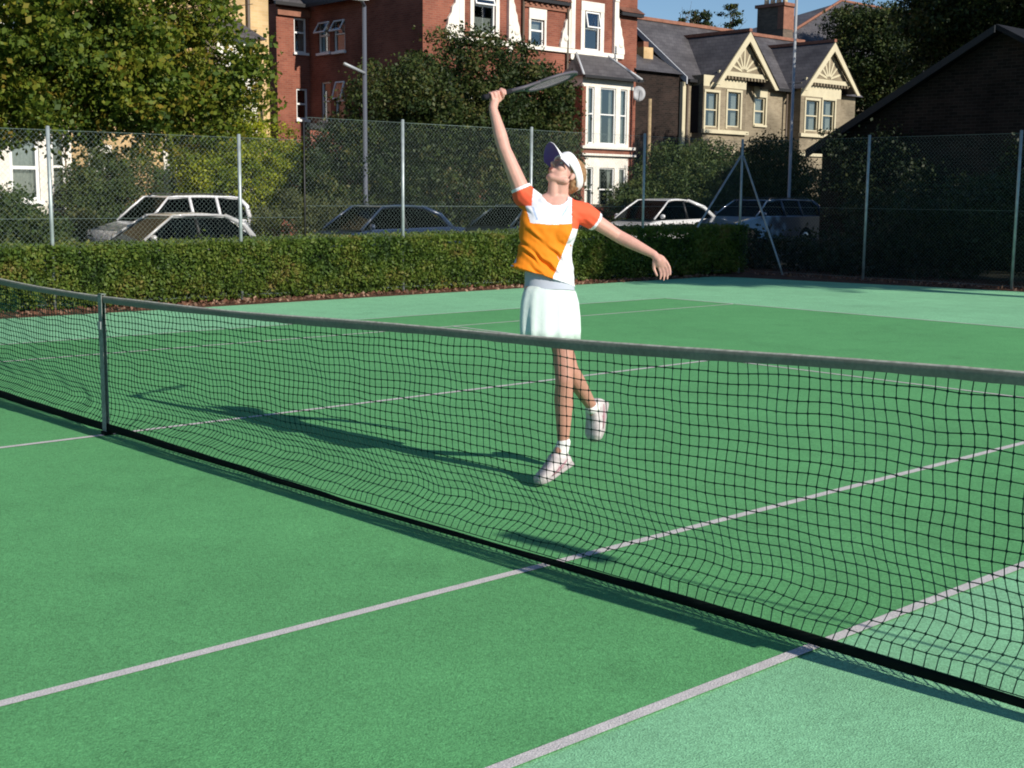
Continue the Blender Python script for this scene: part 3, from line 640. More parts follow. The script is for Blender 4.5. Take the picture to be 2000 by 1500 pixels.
hb2 = [(h[0], h[1], h[2]+3.1, h[3]+3.1) for h in hb]; b = MB(); yb0, yb1 = hb[0][0]-.3, hb[1][1]+.30
wall(b, FCb, yb0, yb1, -.35, 7.3, hb+hb2, 0)
for yy in (yb0, yb1): b.add([(XC, yy, -.35), (XCb, yy, -.35), (XCb, yy, 7.3), (XC, yy, 7.3)], [(0, 1, 2, 3)])
b.build('bay', M['white'], ch, normals=False)
for h in hb+hb2: window(ch, FCb, *h, M['upvc'], tran=(h[2]+(h[3]-h[2])*.5,), mull=((h[0]+h[1])/2,) if 0 else (), curtain='full', fw=.08)
b = MB(); b.add([(XCb+.2, yb0-.2, 7.3), (XCb+.2, yb1+.2, 7.3), (XC, yb1-.4, 8.0), (XC, yb0+.4, 8.0), (XC, yb0-.2, 7.3), (XC, yb1+.2, 7.3)], [(0, 1, 2, 3), (1, 5, 2), (0, 3, 4), (0, 4, 5, 1)]); b.build('bay_roof', M['slate'], ch)
# second bay, further right, seen through the crown
yb0, yb1 = fy(395, XC), fy(470, XC); zt = fz(450, 82, XC); b = MB(); h2 = [(yb0+.35, yb1-.35, zt-2.3, zt-.5)]; wall(b, FCb, yb0, yb1, -.35, zt, h2)
for yy in (yb0, yb1): b.add([(XC, yy, -.35), (XCb, yy, -.35), (XCb, yy, zt), (XC, yy, zt)], [(0, 1, 2, 3)])
b.build('bay', M['white'], ch, normals=False); window(ch, FCb, *h2[0], M['upvc'], tran=(zt-1.3,), curtain='full')
b = MB(); b.add([(XCb+.25, yb0-.2, zt), (XCb+.25, yb1+.2, zt), (XC, yb1-.4, zt+.75), (XC, yb0+.4, zt+.75), (XC, yb0-.2, zt), (XC, yb1+.2, zt)], [(0, 1, 2, 3), (1, 5, 2), (0, 3, 4), (0, 4, 5, 1)]); b.build('bay_roof', M['slate'], ch)
yp = fy(487, XC); b = MB(); b.tube([(XC+.07, yp, -.2), (XC+.07, yp, 10.2)], .05, 8); b.ellipsoid((XC+.07, yp, fz(487, 90, XC)), ((.08, 0, 0), (0, .09, 0), (0, 0, .09)), 8); b.build('drainpipe', M['pipe'], ch)
b = MB(); b.add([(XC+.3, ycl, 10.5), (XC+.3, ycr+.2, 10.5), (XC-4.5, ycr+.2, 14), (XC-4.5, ycl, 14)], [(0, 1, 2, 3)]); b.build('roof', M['slate'], ch, normals=False)

# ---- twin gabled yellow house
XY = -27.0
yh = empty('gabled_house', (XY-3, 43, -.3)); tag(yh, 'buff brick house with two cream timbered front gables and slate roof', 'house')
FYl = FXf(XY); ya = fy(1337, XY); yz = fy(1668, XY); zeave = fz(1352, 152, XY); XRd = -30.2; zrid = fz(1255, 38, XRd)-.0
w1 = H(1472, 1493, 190, 244); wG1 = H(1475, 1493, 320, 380)
b = MB(); wall(b, FYl, ya, yz, -.35, zeave, [w1]); 
b.add([(XY, ya, -.35), (XY-7, ya, -.35), (XY-7, ya, zeave), (XRd, ya, zrid-.15), (XY, ya, zeave)], [(0, 1, 2, 3, 4)], 1)
b.add([(XY, yz, -.35), (XY-7, yz, -.35), (XY-7, yz, zeave), (XRd, yz, zrid-.15), (XY, yz, zeave)], [(0, 1, 2, 3, 4)])
b.build('wall', [M['buff'], M['dark']], yh, normals=False)  # second brick paints shade onto the side gable end
window(yh, FYl, *w1, M['creamp'], tran=((w1[2]+w1[3])/2,), curtain='full', surround=.09, sm=M['creamp'], lintel=.45)
b = MB(); t_ = .3
b.add([(XY+t_, ya-.25, zeave-.12), (XY+t_, yz+.2, zeave-.12), (XRd, yz+.2, zrid), (XRd, ya-.25, zrid)], [(0, 1, 2, 3)]); b.add([(XY-7.3, ya-.25, zeave-.1), (XY-7.3, yz+.2, zeave-.1), (XRd, yz+.2, zrid), (XRd, ya-.25, zrid)], [(0, 1, 2, 3)])
rf = b.build('roof', M['slate'], yh, normals=False)
b = MB(); b.box(XRd-.10, XRd+.10, ya-.25, yz+.2, zrid-.02, zrid+.12); b.build('ridge_tiles', M['ridge'], rf)
b = MB(); b.prism([(XY+t_+.02, ya-.27, zeave-.30), (XRd, ya-.27, zrid-.18), (XRd, ya-.27, zrid+.06), (XY+t_+.02, ya-.27, zeave-.02)], (0, -.06, 0)); b.build('verge_board', M['lead'], rf)
b = MB(); b.box(XY+t_, XY+t_+.1, ya-.2, fy(1396, XY), zeave-.22, zeave-.1); b.box(XY+t_, XY+t_+.1, fy(1502, XY), fy(1563, XY), zeave-.22, zeave-.1); b.build('gutter', M['gutter'], rf)
# side chimney near the left
xs_ = -28.0; cyl, cyr = fy(1254, xs_), fy(1272, xs_)
ck = empty('side_chimney', (xs_-.5, cyl, 4)); ck.parent = None
bpy.data.objects.remove(ck)
b = MB(); b.box(xs_-.9, xs_, cyl, cyr, -.35, fz(1263, 92, xs_)); c1 = b.build('chimney', M['cream'], rf); b = MB(); b.box(xs_-.5, xs_-.15, cyl+.15, cyr-.12, fz(1263, 92, xs_)+.002, fz(1263, 80, xs_)); b.build('pot', M['ridge'], c1)
b = MB(); ylo = fy(1236, XY); zlo = fz(1300, 143, XY); b.add([(XY+.15, ylo, zlo), (XY+.15, ya-.35, zlo), (XY-2.2, ya-.35, zlo+1.3), (XY-2.2, ylo, zlo+1.3)], [(0, 1, 2, 3)])
b.build('lean_roof', M['slate'], yh, normals=False)
b = MB(); b.add([(XY-.05, ylo, -.35), (XY-.05, ya-.01, -.35), (XY-.05, ya-.01, zlo-.01), (XY-.05, ylo, zlo-.01)], [(0, 1, 2, 3)]); b.build('side_passage_wall', M['dark'], yh, normals=False)  # gap closed with the same brick, its shade in the colour
for pa, pb, mm in ((1326, 1332, 'creamp'), (1337, 1347, 'buff'), (1356, 1362, 'buff')):
    b = MB(); b.box(XY+.002, XY+.16, fy(pa, XY), fy(pb, XY), -.3, fz((pa+pb)/2, 160 if pa < 1350 else 185, XY)); b.build('pilaster', M[mm], yh)
for pxp in (1334, 1352, 1528):
    b = MB(); b.tube([(XY+.2, fy(pxp, XY), -.2), (XY+.2, fy(pxp, XY), zeave-.2)], .045, 8); b.build('drainpipe', M['pipe'], yh)
def gable(pl, pr, ybase, papx, yapex, plb, prb, ly, lights, frieze, sillpx, canted):
    X = XY+.75; Fg = FXf(X); u0, u1 = fy(pl, X), fy(pr, X); zb = fz((pl+pr)/2, ybase, X); um = (u0+u1)/2; za = fz(papx, yapex, X)
    b = MB(); g = .12
    b.prism([Fg(u0+g, zb, 0), Fg(u1-g, zb, 0), Fg(um, za-.25, 0)], (-.10, 0, 0)); gb = b.build('gable', M['creamp'], yh)
    # sunken panels between radiating timbers
    b = MB(); hgt = za-zb
    b.prism([Fg(u0+.25, zb+.22, .004), Fg(u1-.25, zb+.22, .004), Fg(um, za-.55, .004)], (.004, 0, 0)); pn = b.build('render_panel', M['buff'], gb)
    b = MB()
    for k in range(7):
        a = math.radians(15+25*k); r1 = min(1.75, .95*abs((hgt-.9)/max(.3, math.sin(a)+.55*abs(math.cos(a)))) if True else 1)
        # clip ray with gable slopes
        sl_ = hgt/((u1-u0)/2); ca, sa = math.cos(a), math.sin(a); R_ = (hgt-.48)/(sa+sl_*abs(ca)); R_ = max(.15, R_)
        p0 = Vector(Fg(um+ca*.15, zb+.25+sa*.1, .03)); p1 = Vector(Fg(um+ca*R_, zb+.25+sa*R_, .03)); d = (p1-p0).normalized(); sd_ = Vector((1, 0, 0)).cross(d)*.045
        b.prism([p0-sd_, p1-sd_, p1+sd_, p0+sd_], (-.02, 0, 0))
    R2 = hgt*.38
    arc = [Vector(Fg(um+math.cos(a)*R2*.95, zb+.25+math.sin(a)*R2*.9, .034)) for a in [math.pi*i/14 for i in range(15)]]
    for i in ():
        d = (arc[i+1]-arc[i]).normalized(); sd_ = Vector((1, 0, 0)).cross(d)*.03; b.prism([arc[i]-sd_, arc[i+1]-sd_, arc[i+1]+sd_, arc[i]+sd_], (-.015, 0, 0))
    b.build('timbering', M['creamp'], gb)
    b = MB(); b.frame_box(Fg, u0+.05, u1-.3, zb+.02, zb+.20, .01, .10); b.build('tie_beam', M['creamp'], gb)
    b = MB(); n = 14; b.frame_box(Fg, u0+.2, u1-.45, zb-.10, zb+.015, .003, .04)
    for k in range(n): uu = u0+.25+(u1-u0-.75)*k/(n-1); b.frame_box(Fg, uu-.05, uu+.05, zb-.098, zb+.013, .03, .12)
    b.build('dentils', M['buff'], gb)
    for s_ in (0, 1):
        ue = u0-.28 if s_ == 0 else u1+.28; sl_ = (za-zb)/((u1-u0)/2); zl = zb-.28*sl_
        b = MB(); w_ = .29; b.prism([Fg(ue, zl-.1, .22), Fg(um, za, .22), Fg(um, za-w_*1.35, .22), Fg(ue+(.22 if s_ == 0 else -.22), zl-.1-.02, .22)], (.07, 0, 0)); b.build('bargeboard', M['creamp'], gb)
    b = MB(); xb = XRd-.2
    zr_ = za+.04
    for s_ in (0, 1):
        ue = u0-.33 if s_ == 0 else u1+.33; sl_ = (za-zb)/((u1-u0)/2); zl = zb-.30*sl_+.0
        b.add([Fg(ue, zl, .30), Fg(um, zr_, .30), (xb, um, zr_), (XY-.6, ue, zl)], [(0, 1, 2, 3)])
    g2 = b.build('gable_roof', M['slate'], yh, normals=False)
    b = MB(); b.box(xb, X+.30, um-.09, um+.09, zr_-.03, zr_+.10); b.build('ridge_tiles', M['ridge'], g2)
    # bay beneath
    Xb = XY+.70; Fb = FXf(Xb); y0, y1 = fy(plb, Xb), fy(prb, Xb); zf0 = fz((plb+prb)/2, frieze, Xb)
    hs = [(fy(a, Xb), fy(c, Xb), fz((a+c)/2, ly[1], Xb), fz((a+c)/2, ly[0], Xb)) for a, c in lights]
    zs_ = fz((plb+prb)/2, sillpx, Xb); b = MB()
    wall(b, Fb, y0, y1, zs_-.05, zf0, hs, 0); wall(b, Fb, y0, y1, zf0, zb-.02, (), 1); wall(b, Fb, y0, y1, -.35, zs_-.05, (), 0)
    for yy in (y0, y1): b.add([(XY, yy, -.35), (Xb, yy, -.35), (Xb, yy, zb-.02), (XY, yy, zb-.02)], [(0, 1, 2, 3)], 0)
    if canted:
        yc = fy(canted, XY); b.add([(Xb, y0, -.35), (XY, yc, -.35), (XY, yc, zf0), (Xb, y0, zf0)], [(0, 1, 2, 3)], 0); b.add([(Xb, y0, zf0), (XY, yc, zf0), (XY, yc, zb), (Xb, y0, zb)], [(0, 1, 2, 3)], 1)
    b.build('bay', [M['buff'], M['creamp']], yh, normals=False)
    for k, h in enumerate(hs): window(yh, Fb, *h, M['creamp'], tran=((h[2]+h[3])/2,), curtain='full' if canted else 'right', fw=.05, surround=.10, sm=M['creamp'], sill=False)
    b = MB(); b.frame_box(Fb, y0-.08, y1+.08, zs_-.16, zs_-.01, .003, .14); b.frame_box(Fb, y0-.04, y1+.04, zs_-1.0, zs_-.86, .003, .10); b.build('bay_sill', M['creamp'], yh)
gable(1396, 1500, 152, 1448, 62, 1372, 1455, (180, 248), [(1376, 1401), (1419, 1444)], 171, 254, None)
gable(1566, 1660, 165, 1617, 83, 1562, 1640, (196, 256), [(1572, 1597), (1605, 1628)], 190, 262, None)
XG = XY+.75; FG = FXf(XG)
# tall chimney stack
ck = Vector(ony(1508, 60, 50.0)); b = MB(); zt = 1.588+(387-14)/2524*62
cx0, cx1 = gx(1482, 49.6, 40), gx(1482, 49.6, 40)+1.9
cx1 = gx(1530, 50, 50); cx0 = cx1-1.6; zt = gz(1505, 14, 50)
b.box(cx0, cx1, 50, 50.8, 6.5, zt, 0)
c1 = b.build('chimney', brick_mat('dark brown chimney brick', (.16, .12, .09), (.11, .085, .065), (.14, .12, .10)), rf); b = MB(); b.box(cx0-.1, cx1+.1, 49.9, 50.9, zt+.002, zt+.16); b.build('cap', M['ridge'], c1)  # one dark brown brick on all chimney faces
b = MB(); b.box(cx1-.35, cx1+.012, 49.985, 50.83, zt-1.1, zt-.003); b.build('red_quoin', M['ridge'], c1)
for k in range(4): b = MB(); b.tube([(cx0+.25+.37*k, 50.4, zt+.16), (cx0+.25+.37*k, 50.4, zt+.55)], [.13, .11], 8); b.build('pot', M['creamp'], c1)
# ---- big hipped slate roof house behind
X2 = -36.0; bh = empty('slate_roof_house', (X2, 62, 0)); tag(bh, 'large house with a tall slate roof and terracotta ridge behind the gabled house', 'house')
yA, yM, yB = fy(1500, X2), fy(1640, X2), fy(1840, X2); zl, zt = fz(1545, 75, X2), fz(1632, 2, X2)
b = MB(); b.box(X2-10, X2-.3, yA+.5, yB, -.3, zl-1.2); b.build('wall', M['buff'], bh)
b = MB(); y_m = fy(1632, X2-5); zt = fz(1632, 2, X2-5); zr2 = fz(1800, 27, X2-5); ze_ = fz(1545, 120, X2)
b.add([(X2, yA-1.5, ze_), (X2, yB+8, ze_), (X2-5, yB+8, zt), (X2-5, y_m, zt), (X2-10, yA-1.5, ze_), (X2-10, yB+8, ze_)], [(0, 1, 2, 3), (0, 3, 4), (4, 3, 2, 5)]); r3 = b.build('roof', M['slate'], bh, normals=False)
b = MB(); b.tube([(X2, yA-1.5, ze_+.05), (X2-5, y_m, zt+.1), (X2-5, yB+8, zt+.1)], .09, 6); b.build('ridge_tiles', M['ridge'], r3)
# ---- dark brick building behind the far fence
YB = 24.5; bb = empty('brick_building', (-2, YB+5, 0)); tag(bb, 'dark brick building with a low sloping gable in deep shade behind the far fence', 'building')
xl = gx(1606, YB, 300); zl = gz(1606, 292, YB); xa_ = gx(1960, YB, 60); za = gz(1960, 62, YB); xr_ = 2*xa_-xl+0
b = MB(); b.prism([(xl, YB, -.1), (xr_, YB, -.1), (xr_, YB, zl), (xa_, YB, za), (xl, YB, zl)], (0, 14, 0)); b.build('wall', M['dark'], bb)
b = MB(); d = Vector((xa_-xl, 0, za-zl)).normalized(); o_ = .25
for s_ in (-1, 1):
    e = Vector((xl, YB, zl)) if s_ < 0 else Vector((xr_, YB, zl)); a = Vector((xa_, YB, za)); dd = (e-a).normalized(); n_ = Vector((0, 0, .12)); e2 = e+dd*o_; 
    P_ = [a+Vector((0, -.35, .02)), e2+Vector((0, -.35, .02)), e2+Vector((0, 14.3, .02)), a+Vector((0, 14.3, .02))]; b.add(P_+[p+n_ for p in P_], [(0, 1, 2, 3), (7, 6, 5, 4), (0, 4, 5, 1), (1, 5, 6, 2), (2, 6, 7, 3)])
r4 = b.build('roof', mat('shade darkened slate', (.014, .014, .016), .7, .2, var=[(3, .3, 4)]), bb, normals=False)  # roof colour lowered to paint in the deep shade
b = MB(); e = Vector((xl, YB-.37, zl)); a = Vector((xa_, YB-.37, za)); e2 = e-(a-e).normalized()*o_; b.prism([e2+Vector((0, 0, -.1)), a+Vector((0, 0, -.05)), a+Vector((0, 0, .11)), e2+Vector((0, 0, .11))], (0, -.05, 0)); b.build('verge_board', mat('shade darkened verge board', (.018, .022, .027), .6, .3), r4)  # verge board darkened in colour to match the painted shade

# ---------------------------------------------------------------- poles and lamps
def pole(name, label, cat, x, y, h, r0, r1, m, extra=None):
    z0 = ground_z(x, y); t = empty(name, (x, y, z0)); tag(t, label, cat); b = MB(); b.tube([(x, y, z0), (x, y, z0+1.0), (x, y, z0+1.02), (x, y, h)], [r0*1.5, r0*1.5, r0, r1], 10); b.build('pole', m, t); return t
P_ = onx(713, 240, -19.5); t = pole('street_lamp', 'tall grey street lamp in front of the shaded side wall of the red brick house', 'street lamp', -19.5, P_[1], onx(713, 12, -19.5)[2], .06, .052, M['dpole'])
top = Vector((-19.5, P_[1], onx(713, 12, -19.5)[2])); b = MB(); e = Vector(onx(700, -4, -19.0)); b.tube([top, top.lerp(e, .5)+Vector((0, 0, .05)), e], [.05, .04, .035], 8); b.build('arm', M['dpole'], t)
b = MB(); b.ellipsoid(e, (Vector(CR)*-.28+Vector((0, 0, .03)), (0, .10, 0), (0, 0, .07)), 10); b.build('lamp_head', M['upvc'], t)
p0, p1 = Vector(onx(672, 124, -19.3)), Vector(onx(712, 143, -19.45)); b = MB(); b.tube([p0, p1], .04, 6); b.build('bracket', M['pole'], t)
P_ = onx(1540, 400, -19); pole('flood_pole', 'very tall thin pale pole standing between the two cream gables', 'pole', -19, P_[1], 11.5, .055, .048, M['pole'])
P_ = onx(1267, 300, -22); pole('timber_post', 'thin weathered timber post beside the right corner of the red brick house', 'post', -22, P_[1], onx(1267, 193, -22)[2], .07, .06, M['wood'])
# low garden wall behind the white coupe
t = empty('front_wall', (-22.5, 24, -.1)); tag(t, 'low reddish brick front wall behind the white coupe', 'wall')
b = MB(); b.box(-22.7, -22.5, 19, fy(1212, -22.5), -.2, fz(1190, 404, -22.5)); b.build('wall', M['red'], t); b = MB(); b.box(-22.75, -22.45, 18.98, fy(1212, -22.5)+.02, fz(1190, 404, -22.5)+.002, fz(1190, 399, -22.5)); b.build('coping', M['buff'], t)

# ---------------------------------------------------------------- cars (nose towards -y)
def car(label, X, pfront, prear, ptop_px, L_, Hh, Wd, col, style, yaw=0):
    """pfront/prear: y of nose and tail (world); Hh: roof height above the road"""
    y0 = pfront; zr = road_z(y0+L_/2); name = 'parked_car'
    t = empty(name, (X, y0+L_/2, zr)); tag(t, label, 'car', 'cars parked along the road'); pm = paint('paint '+label[:12], col)
    if style == 'hatch':
        prof = [(0, .28), (0, .55), (.06, .70), (.24, .86), (.30, .90), (.96, .93), (.99, .80), (1, .45), (.98, .28)]; g = dict(wb=.235, rf=.46, rr=.80, rb=.985)
    elif style == 'wagon':
        prof = [(0, .30), (0, .62), (.02, .78), (.235, .95), (.28, .98), (.985, 1.0), (.995, .8), (1, .45), (.985, .30)]; g = dict(wb=.235, rf=.41, rr=.93, rb=.99)
    elif style == 'coupe':
        prof = [(0, .26), (0, .50), (.03, .64), (.26, .80), (.30, .84), (.90, .90), (.985, .88), (1, .60), (.98, .28)]; g = dict(wb=.25, rf=.45, rr=.66, rb=.93)
    else:
        prof = [(0, .28), (0, .55), (.03, .70), (.26, .86), (.30, .90), (.88, .95), (.985, .93), (1, .60), (.98, .28)]; g = dict(wb=.24, rf=.42, rr=.70, rb=.90)
    sc = Hh/1.45; prof = [(s, z*sc) for s, z in prof]; belt = {'hatch': .91, 'wagon': .98, 'coupe': .91, 'sedan': .91}[style]*sc
    ra = .31; ws = (.17, .80); hw = Wd/2
    def arch(c, n=9): return [(c+ra*1.14/L_*math.cos(math.pi*k/(n-1)), ra+ra*1.14*math.sin(math.pi*k/(n-1))) for k in range(n)]
    low = [(1*.98, .22)]+[(s, z) for s, z in arch(ws[1]) if z > .22]+[(s, z) for s, z in arch(ws[0]) if z > .22]+[(.01, .22)]
    outline = prof[1:-1]+low   # nose-up over bonnet to tail then back under
    def P(s, z, u): return (X+u, y0+s*L_, zr+z)
    b = MB(); n = len(outline); bev = [(-hw+.0, 0), (hw-.0, 0)]
    ring = lambda u, ins: [P(min(max(s, ins/L_), 1-ins/L_), z-(ins*.7 if z > .7*sc else 0), u) for s, z in outline]
    R = [ring(-hw, .06), ring(-hw+.05, .01), ring(-hw+.14, 0), ring(hw-.14, 0), ring(hw-.05, .01), ring(hw, .06)]
    vs = [p for r_ in R for p in r_]; fs = [(i*n+k, i*n+(k+1) % n, (i+1)*n+(k+1) % n, (i+1)*n+k) for i in range(5) for k in range(n)]+[tuple(range(n)), tuple(range(6*n-1, 5*n-1, -1))]
    b.add(vs, fs, 0, False); body = b.build('body', pm, t)
    hb_, hr = hw-.05, hw-.24; zb = belt-.03; zt = Hh-.03
    # glass house
    gp = [(g['wb'], zb), (g['rf'], zt), (g['rr'], zt), (g['rb'], zb)]
    b = MB(); gl = lambda sgn: [P(s, z, sgn*(hb_-.02 if z == zb else hr-.01)) for s, z in gp]
    A_, B_ = gl(-1), gl(1); b.add(A_+B_, [(0, 1, 2, 3), (7, 6, 5, 4), (0, 4, 5, 1), (2, 6, 7, 3)]); b.build('windows', M['dglass'], t)
    # roof skin with rounded edges and curved rails
    b = MB(); N = 16; rings = []
    for k in range(N+1):
        f = k/N; s = g['rf']+(g['rr']-g['rf'])*f; cr_ = math.sin(math.pi*f)*.05+.02
        rings.append((P(s, Hh-.075+cr_, 0), (hr+.02, 0, 0), (0, 0, .048), 4))
    b.loft(rings, 16); b.build('roof', pm, t)
    for sg in (-1, 1):
        A1 = P(g['wb'], zb, sg*hb_); A2 = P((g['wb']+g['rf'])/2+.012, (zb+zt)/2+.05, sg*(hb_+hr+.03)/2); A3 = P(g['rf'], zt+.01, sg*(hr+.005)); b = MB(); b.tube([A1, A2, A3], [.032, .028, .028], 6); b.build('pillar', pm, t)
        R1 = P(g['rb'], zb, sg*hb_); R2 = P((g['rb']*.5+g['rr']*.5)+.02, (zb+zt)/2+.08, sg*(hb_+hr+.03)/2); R3 = P(g['rr'], zt+.01, sg*(hr+.005)); b = MB(); b.tube([R1, R2, R3], [.07, .06, .05], 6); b.build('pillar', pm, t)
        for m_ in {'hatch': [.60], 'wagon': [.56, .76], 'coupe': [.60], 'sedan': [.55]}[style]:
            b = MB(); b.tube([P(m_+.01, zb, sg*(hb_+.003)), P(m_, zt, sg*(hr+.012))], .042, 6); b.build('pillar', pm if style == 'wagon' else M['black'], t)
        b = MB(); b.tube([P(g['rf']-.01, zt+.0, sg*(hr+.012)), P(g['rf']+.06, zt+.022, sg*(hr+.014)), P(g['rr']-.06, zt+.022, sg*(hr+.014)), P(g['rr']+.01, zt, sg*(hr+.012))], .027, 6); b.build('cant_rail', pm, t)
    b = MB()
    for (ss) in (.44, .66):
        for u in (-.36, .36): b.loft([(P(ss, .45, u), (.22, 0, 0), (0, .08, 0), 4), (P(ss+.02, 1.05*sc, u), (.19, 0, 0), (0, .06, 0), 4)], 10); b.ellipsoid(P(ss+.025, 1.13*sc, u), ((.12, 0, 0), (0, .05, 0), (0, 0, .09)), 8)
    b.build('seats', M['seat'], t)
    for sg in (-1, 1):
        b = MB(); b.ellipsoid(P(g['wb']+.055, belt+.05, sg*(hw+.08)), ((.10, 0, 0), (0, .06, 0), (0, 0, .07)), 8); b.build('wing_mirror', pm, t)
        b = MB(); b.ellipsoid(P(.018, .62*sc, sg*(hw-.27)), ((.17, 0, 0), (0, .10, 0), (0, 0, .085)), 8); b.build('headlight', M['lamp'], t)
        b = MB(); b.ellipsoid(P(.992, .78*sc, sg*(hw-.16)), ((.09, 0, 0), (0, .05, 0), (0, 0, .12)), 8); b.build('tail_light', M['redlamp'], t)
        for w_ in ws:
            b = MB(); c0, c1_ = Vector(P(w_, ra, sg*(hw-.20))), Vector(P(w_, ra, sg*(hw-.01))); dd = c1_-c0
            b.loft([(c0, (0, ra*.9, 0), (0, 0, ra*.9)), (c0+dd*.15, (0, ra, 0), (0, 0, ra)), (c0+dd*.85, (0, ra, 0), (0, 0, ra)), (c1_, (0, ra*.88, 0), (0, 0, ra*.88))], 22); wh = b.build('wheel', M['tyre'], t)
            b = MB(); b.loft([(c1_-dd*.02, (0, ra*.66, 0), (0, 0, ra*.66)), (c1_+dd*.03, (0, ra*.6, 0), (0, 0, ra*.6)), (c1_-dd*.06, (0, ra*.2, 0), (0, 0, ra*.2))], 18); b.build('rim', M['rim'], wh)
    b = MB(); b.box(X-hw+.15, X+hw-.15, y0-.012, y0+.03, zr+.30, zr+.44); b.build('bumper_trim', M['black'], t)
    if style == 'wagon':
        for sg in (-1, 1): b = MB(); b.tube([P(g['rf']+.03, Hh+.01, sg*(hr-.05)), P(g['rf']+.06, Hh+.06, sg*(hr-.05)), P(g['rr']-.05, Hh+.06, sg*(hr-.05)), P(g['rr']-.02, Hh+.01, sg*(hr-.05))], .018, 6); b.build('roof_rail', M['black'], t)
    return t
def yat(px, X): return fy(px, X, 420)
car('tall silver white estate car parked behind the small grey hatchback', -20.6, yat(192, -20.6), 0, 0, 3.55, 1.72, 1.7, (.74, .74, .76), 'wagon')
car('small silver grey hatchback parked nearest the hedge at the left', -17.0, yat(468, -17.0)-3.5, 0, 0, 3.5, 1.385, 1.6, (.50, .50, .50), 'hatch')
car('dark blue saloon car parked behind the fence in front of the dark bushes', -18.0, yat(596, -18.0), 0, 0, 4.3, 1.47, 1.7, (.015, .03, .07), 'sedan')
car('dark car mostly hidden behind the tennis player with a bright windscreen edge', -18.0, yat(900, -18.0), 0, 0, 4.2, 1.42, 1.7, (.02, .035, .05), 'sedan')
car('white coupe with a curved roof parked beyond the right end of the sunlit hedge', -19.2, yat(1192, -19.2), 0, 0, 4.3, 1.50, 1.75, (.74, .74, .74), 'coupe')
car('dark blue estate car in the shade behind the braced fence corner', -17.6, yat(1392, -17.6), 0, 0, 4.6, 1.52, 1.75, (.012, .035, .08), 'wagon')

# ---------------------------------------------------------------- trees and shrubs
P_ = onx(150, 150, -15)
plant('maple_tree', 'large leafy yellow green tree filling the top left corner in front of the cream house', 'tree', (-15.6, 4.6, road_z(4)-.02),
      [((-15, 4.4, 4.7), (3.0, 3.6, 1.9)), ((-14.6, 7.4, 4.4), (1.8, 1.9, 1.5)), ((-14.8, 5.6, 3.5), (2.2, 3.4, 1.2)), ((-14.8, 9.1, 3.9), (1.2, 1.15, .9)), ((-14.8, 8.6, 4.9), (.9, .8, .8)), ((-14.8, 7.2, 2.95), (1.6, 1.6, .8)), ((-15, 4.2, 2.9), (1.8, 1.8, .8)), ((-15, 8.9, 3.0), (1.0, 1.0, .6)), ((-14.8, 9.9, 3.7), (.9, .75, .6))],
      860, 120, .22, .10, LM['maple'], 11, trunk=(.2, 5.2), shell=.3, stretch=.7)
plant('golden_conifer', 'golden green conifer bush between the estate car and the red brick wing', 'shrub', (-22.6, fy(478, -22.6), -.2),
      [((-22.6, fy(465, -22.6), 1.7), (1.2, 1.6, 1.9)), ((-22.6, fy(450, -22.6), 3.1), (.9, .9, 1.2)), ((-22.6, fy(520, -22.6), 2.1), (1.1, 1.1, 1.5)), ((-22.5, fy(560, -22.5), 1.9), (.8, .8, .9)), ((-22.6, fy(400, -22.6), 1.9), (.8, .9, 1.2))], 620, 100, .15, .075, LM['gold'], 12, trunk=(.1, 1.2), shell=.5)
plant('evergreen_bush', 'big dark spreading bush in front of the red brick house', 'bush', (-20.5, fy(915, -20.5), -.15),
      [((-20.5, fy(935, -20.5), 4.1), (2.2, 2.5, 2.2)), ((-20.3, fy(800, -20.3), 3.7), (1.8, 1.7, 1.6)), ((-20.5, fy(1028, -20.5), 3.7), (1.8, 1.35, 1.7)), ((-20.4, fy(880, -20.4), 2.2), (2.0, 3.4, 1.9)), ((-20.4, fy(1025, -20.4), 2.1), (1.7, 1.5, 1.5))],
      1100, 120, .25, .10, LM['dark'], 13, trunk=(.18, 3), shell=.35)
plant('ivy_bush', 'low dark bush behind the dark blue saloon car', 'bush', (-20.8, fy(680, -20.8), -.15),
      [((-20.8, fy(690, -20.8), 1.8), (1.4, 1.7, 1.85)), ((-20.6, fy(790, -20.6), 1.7), (1.3, 1.5, 1.7)), ((-20.6, fy(640, -20.6), 1.4), (1.0, .9, 1.3))], 520, 110, .22, .09, LM['dark'], 14, trunk=(.08, 1), shell=.4)
plant('olive_shrub', 'low olive green shrub behind the bonnet of the dark blue saloon', 'shrub', (-19.8, fy(570, -19.8), -.2),
      [((-19.8, fy(545, -19.8), .8), (.9, 1.2, .9)), ((-19.6, fy(640, -19.6), .75), (.9, 1.4, .75))], 170, 90, .15, .065, LM['olive'], 15, shell=.4)
plant('garden_shrub', 'loose grey green shrub in front of the cream house left of the estate car', 'shrub', (-22.7, fy(230, -22.7), -.25),
      [((-22.7, fy(195, -22.7), 1.4), (.8, .85, 1.5)), ((-22.7, fy(262, -22.7), 1.4), (.8, .8, 1.4)), ((-22.6, fy(150, -22.6), 1.0), (.7, .5, 1.2))], 420, 80, .16, .065, LM['mid'], 16, trunk=(.05, 1), shell=.4)
plant('round_shrub', 'rounded green shrub at the left edge just behind the hedge', 'shrub', (-11.6, fy(30, -11.6), -.1),
      [((-11.6, fy(0, -11.6), .9), (.9, .75, .78)), ((-11.4, fy(60, -11.4), .75), (.7, .5, .62))], 240, 90, .12, .055, LM['mid'], 17, shell=.4)
plant('flowering_shrub', 'small yellowing shrub left of the estate car nose', 'shrub', (-21.6, fy(130, -21.6), -.25), [((-21.6, fy(135, -21.6), .5), (.6, .8, .7))], 60, 80, .13, .07, LM['olive'], 18, shell=.3)
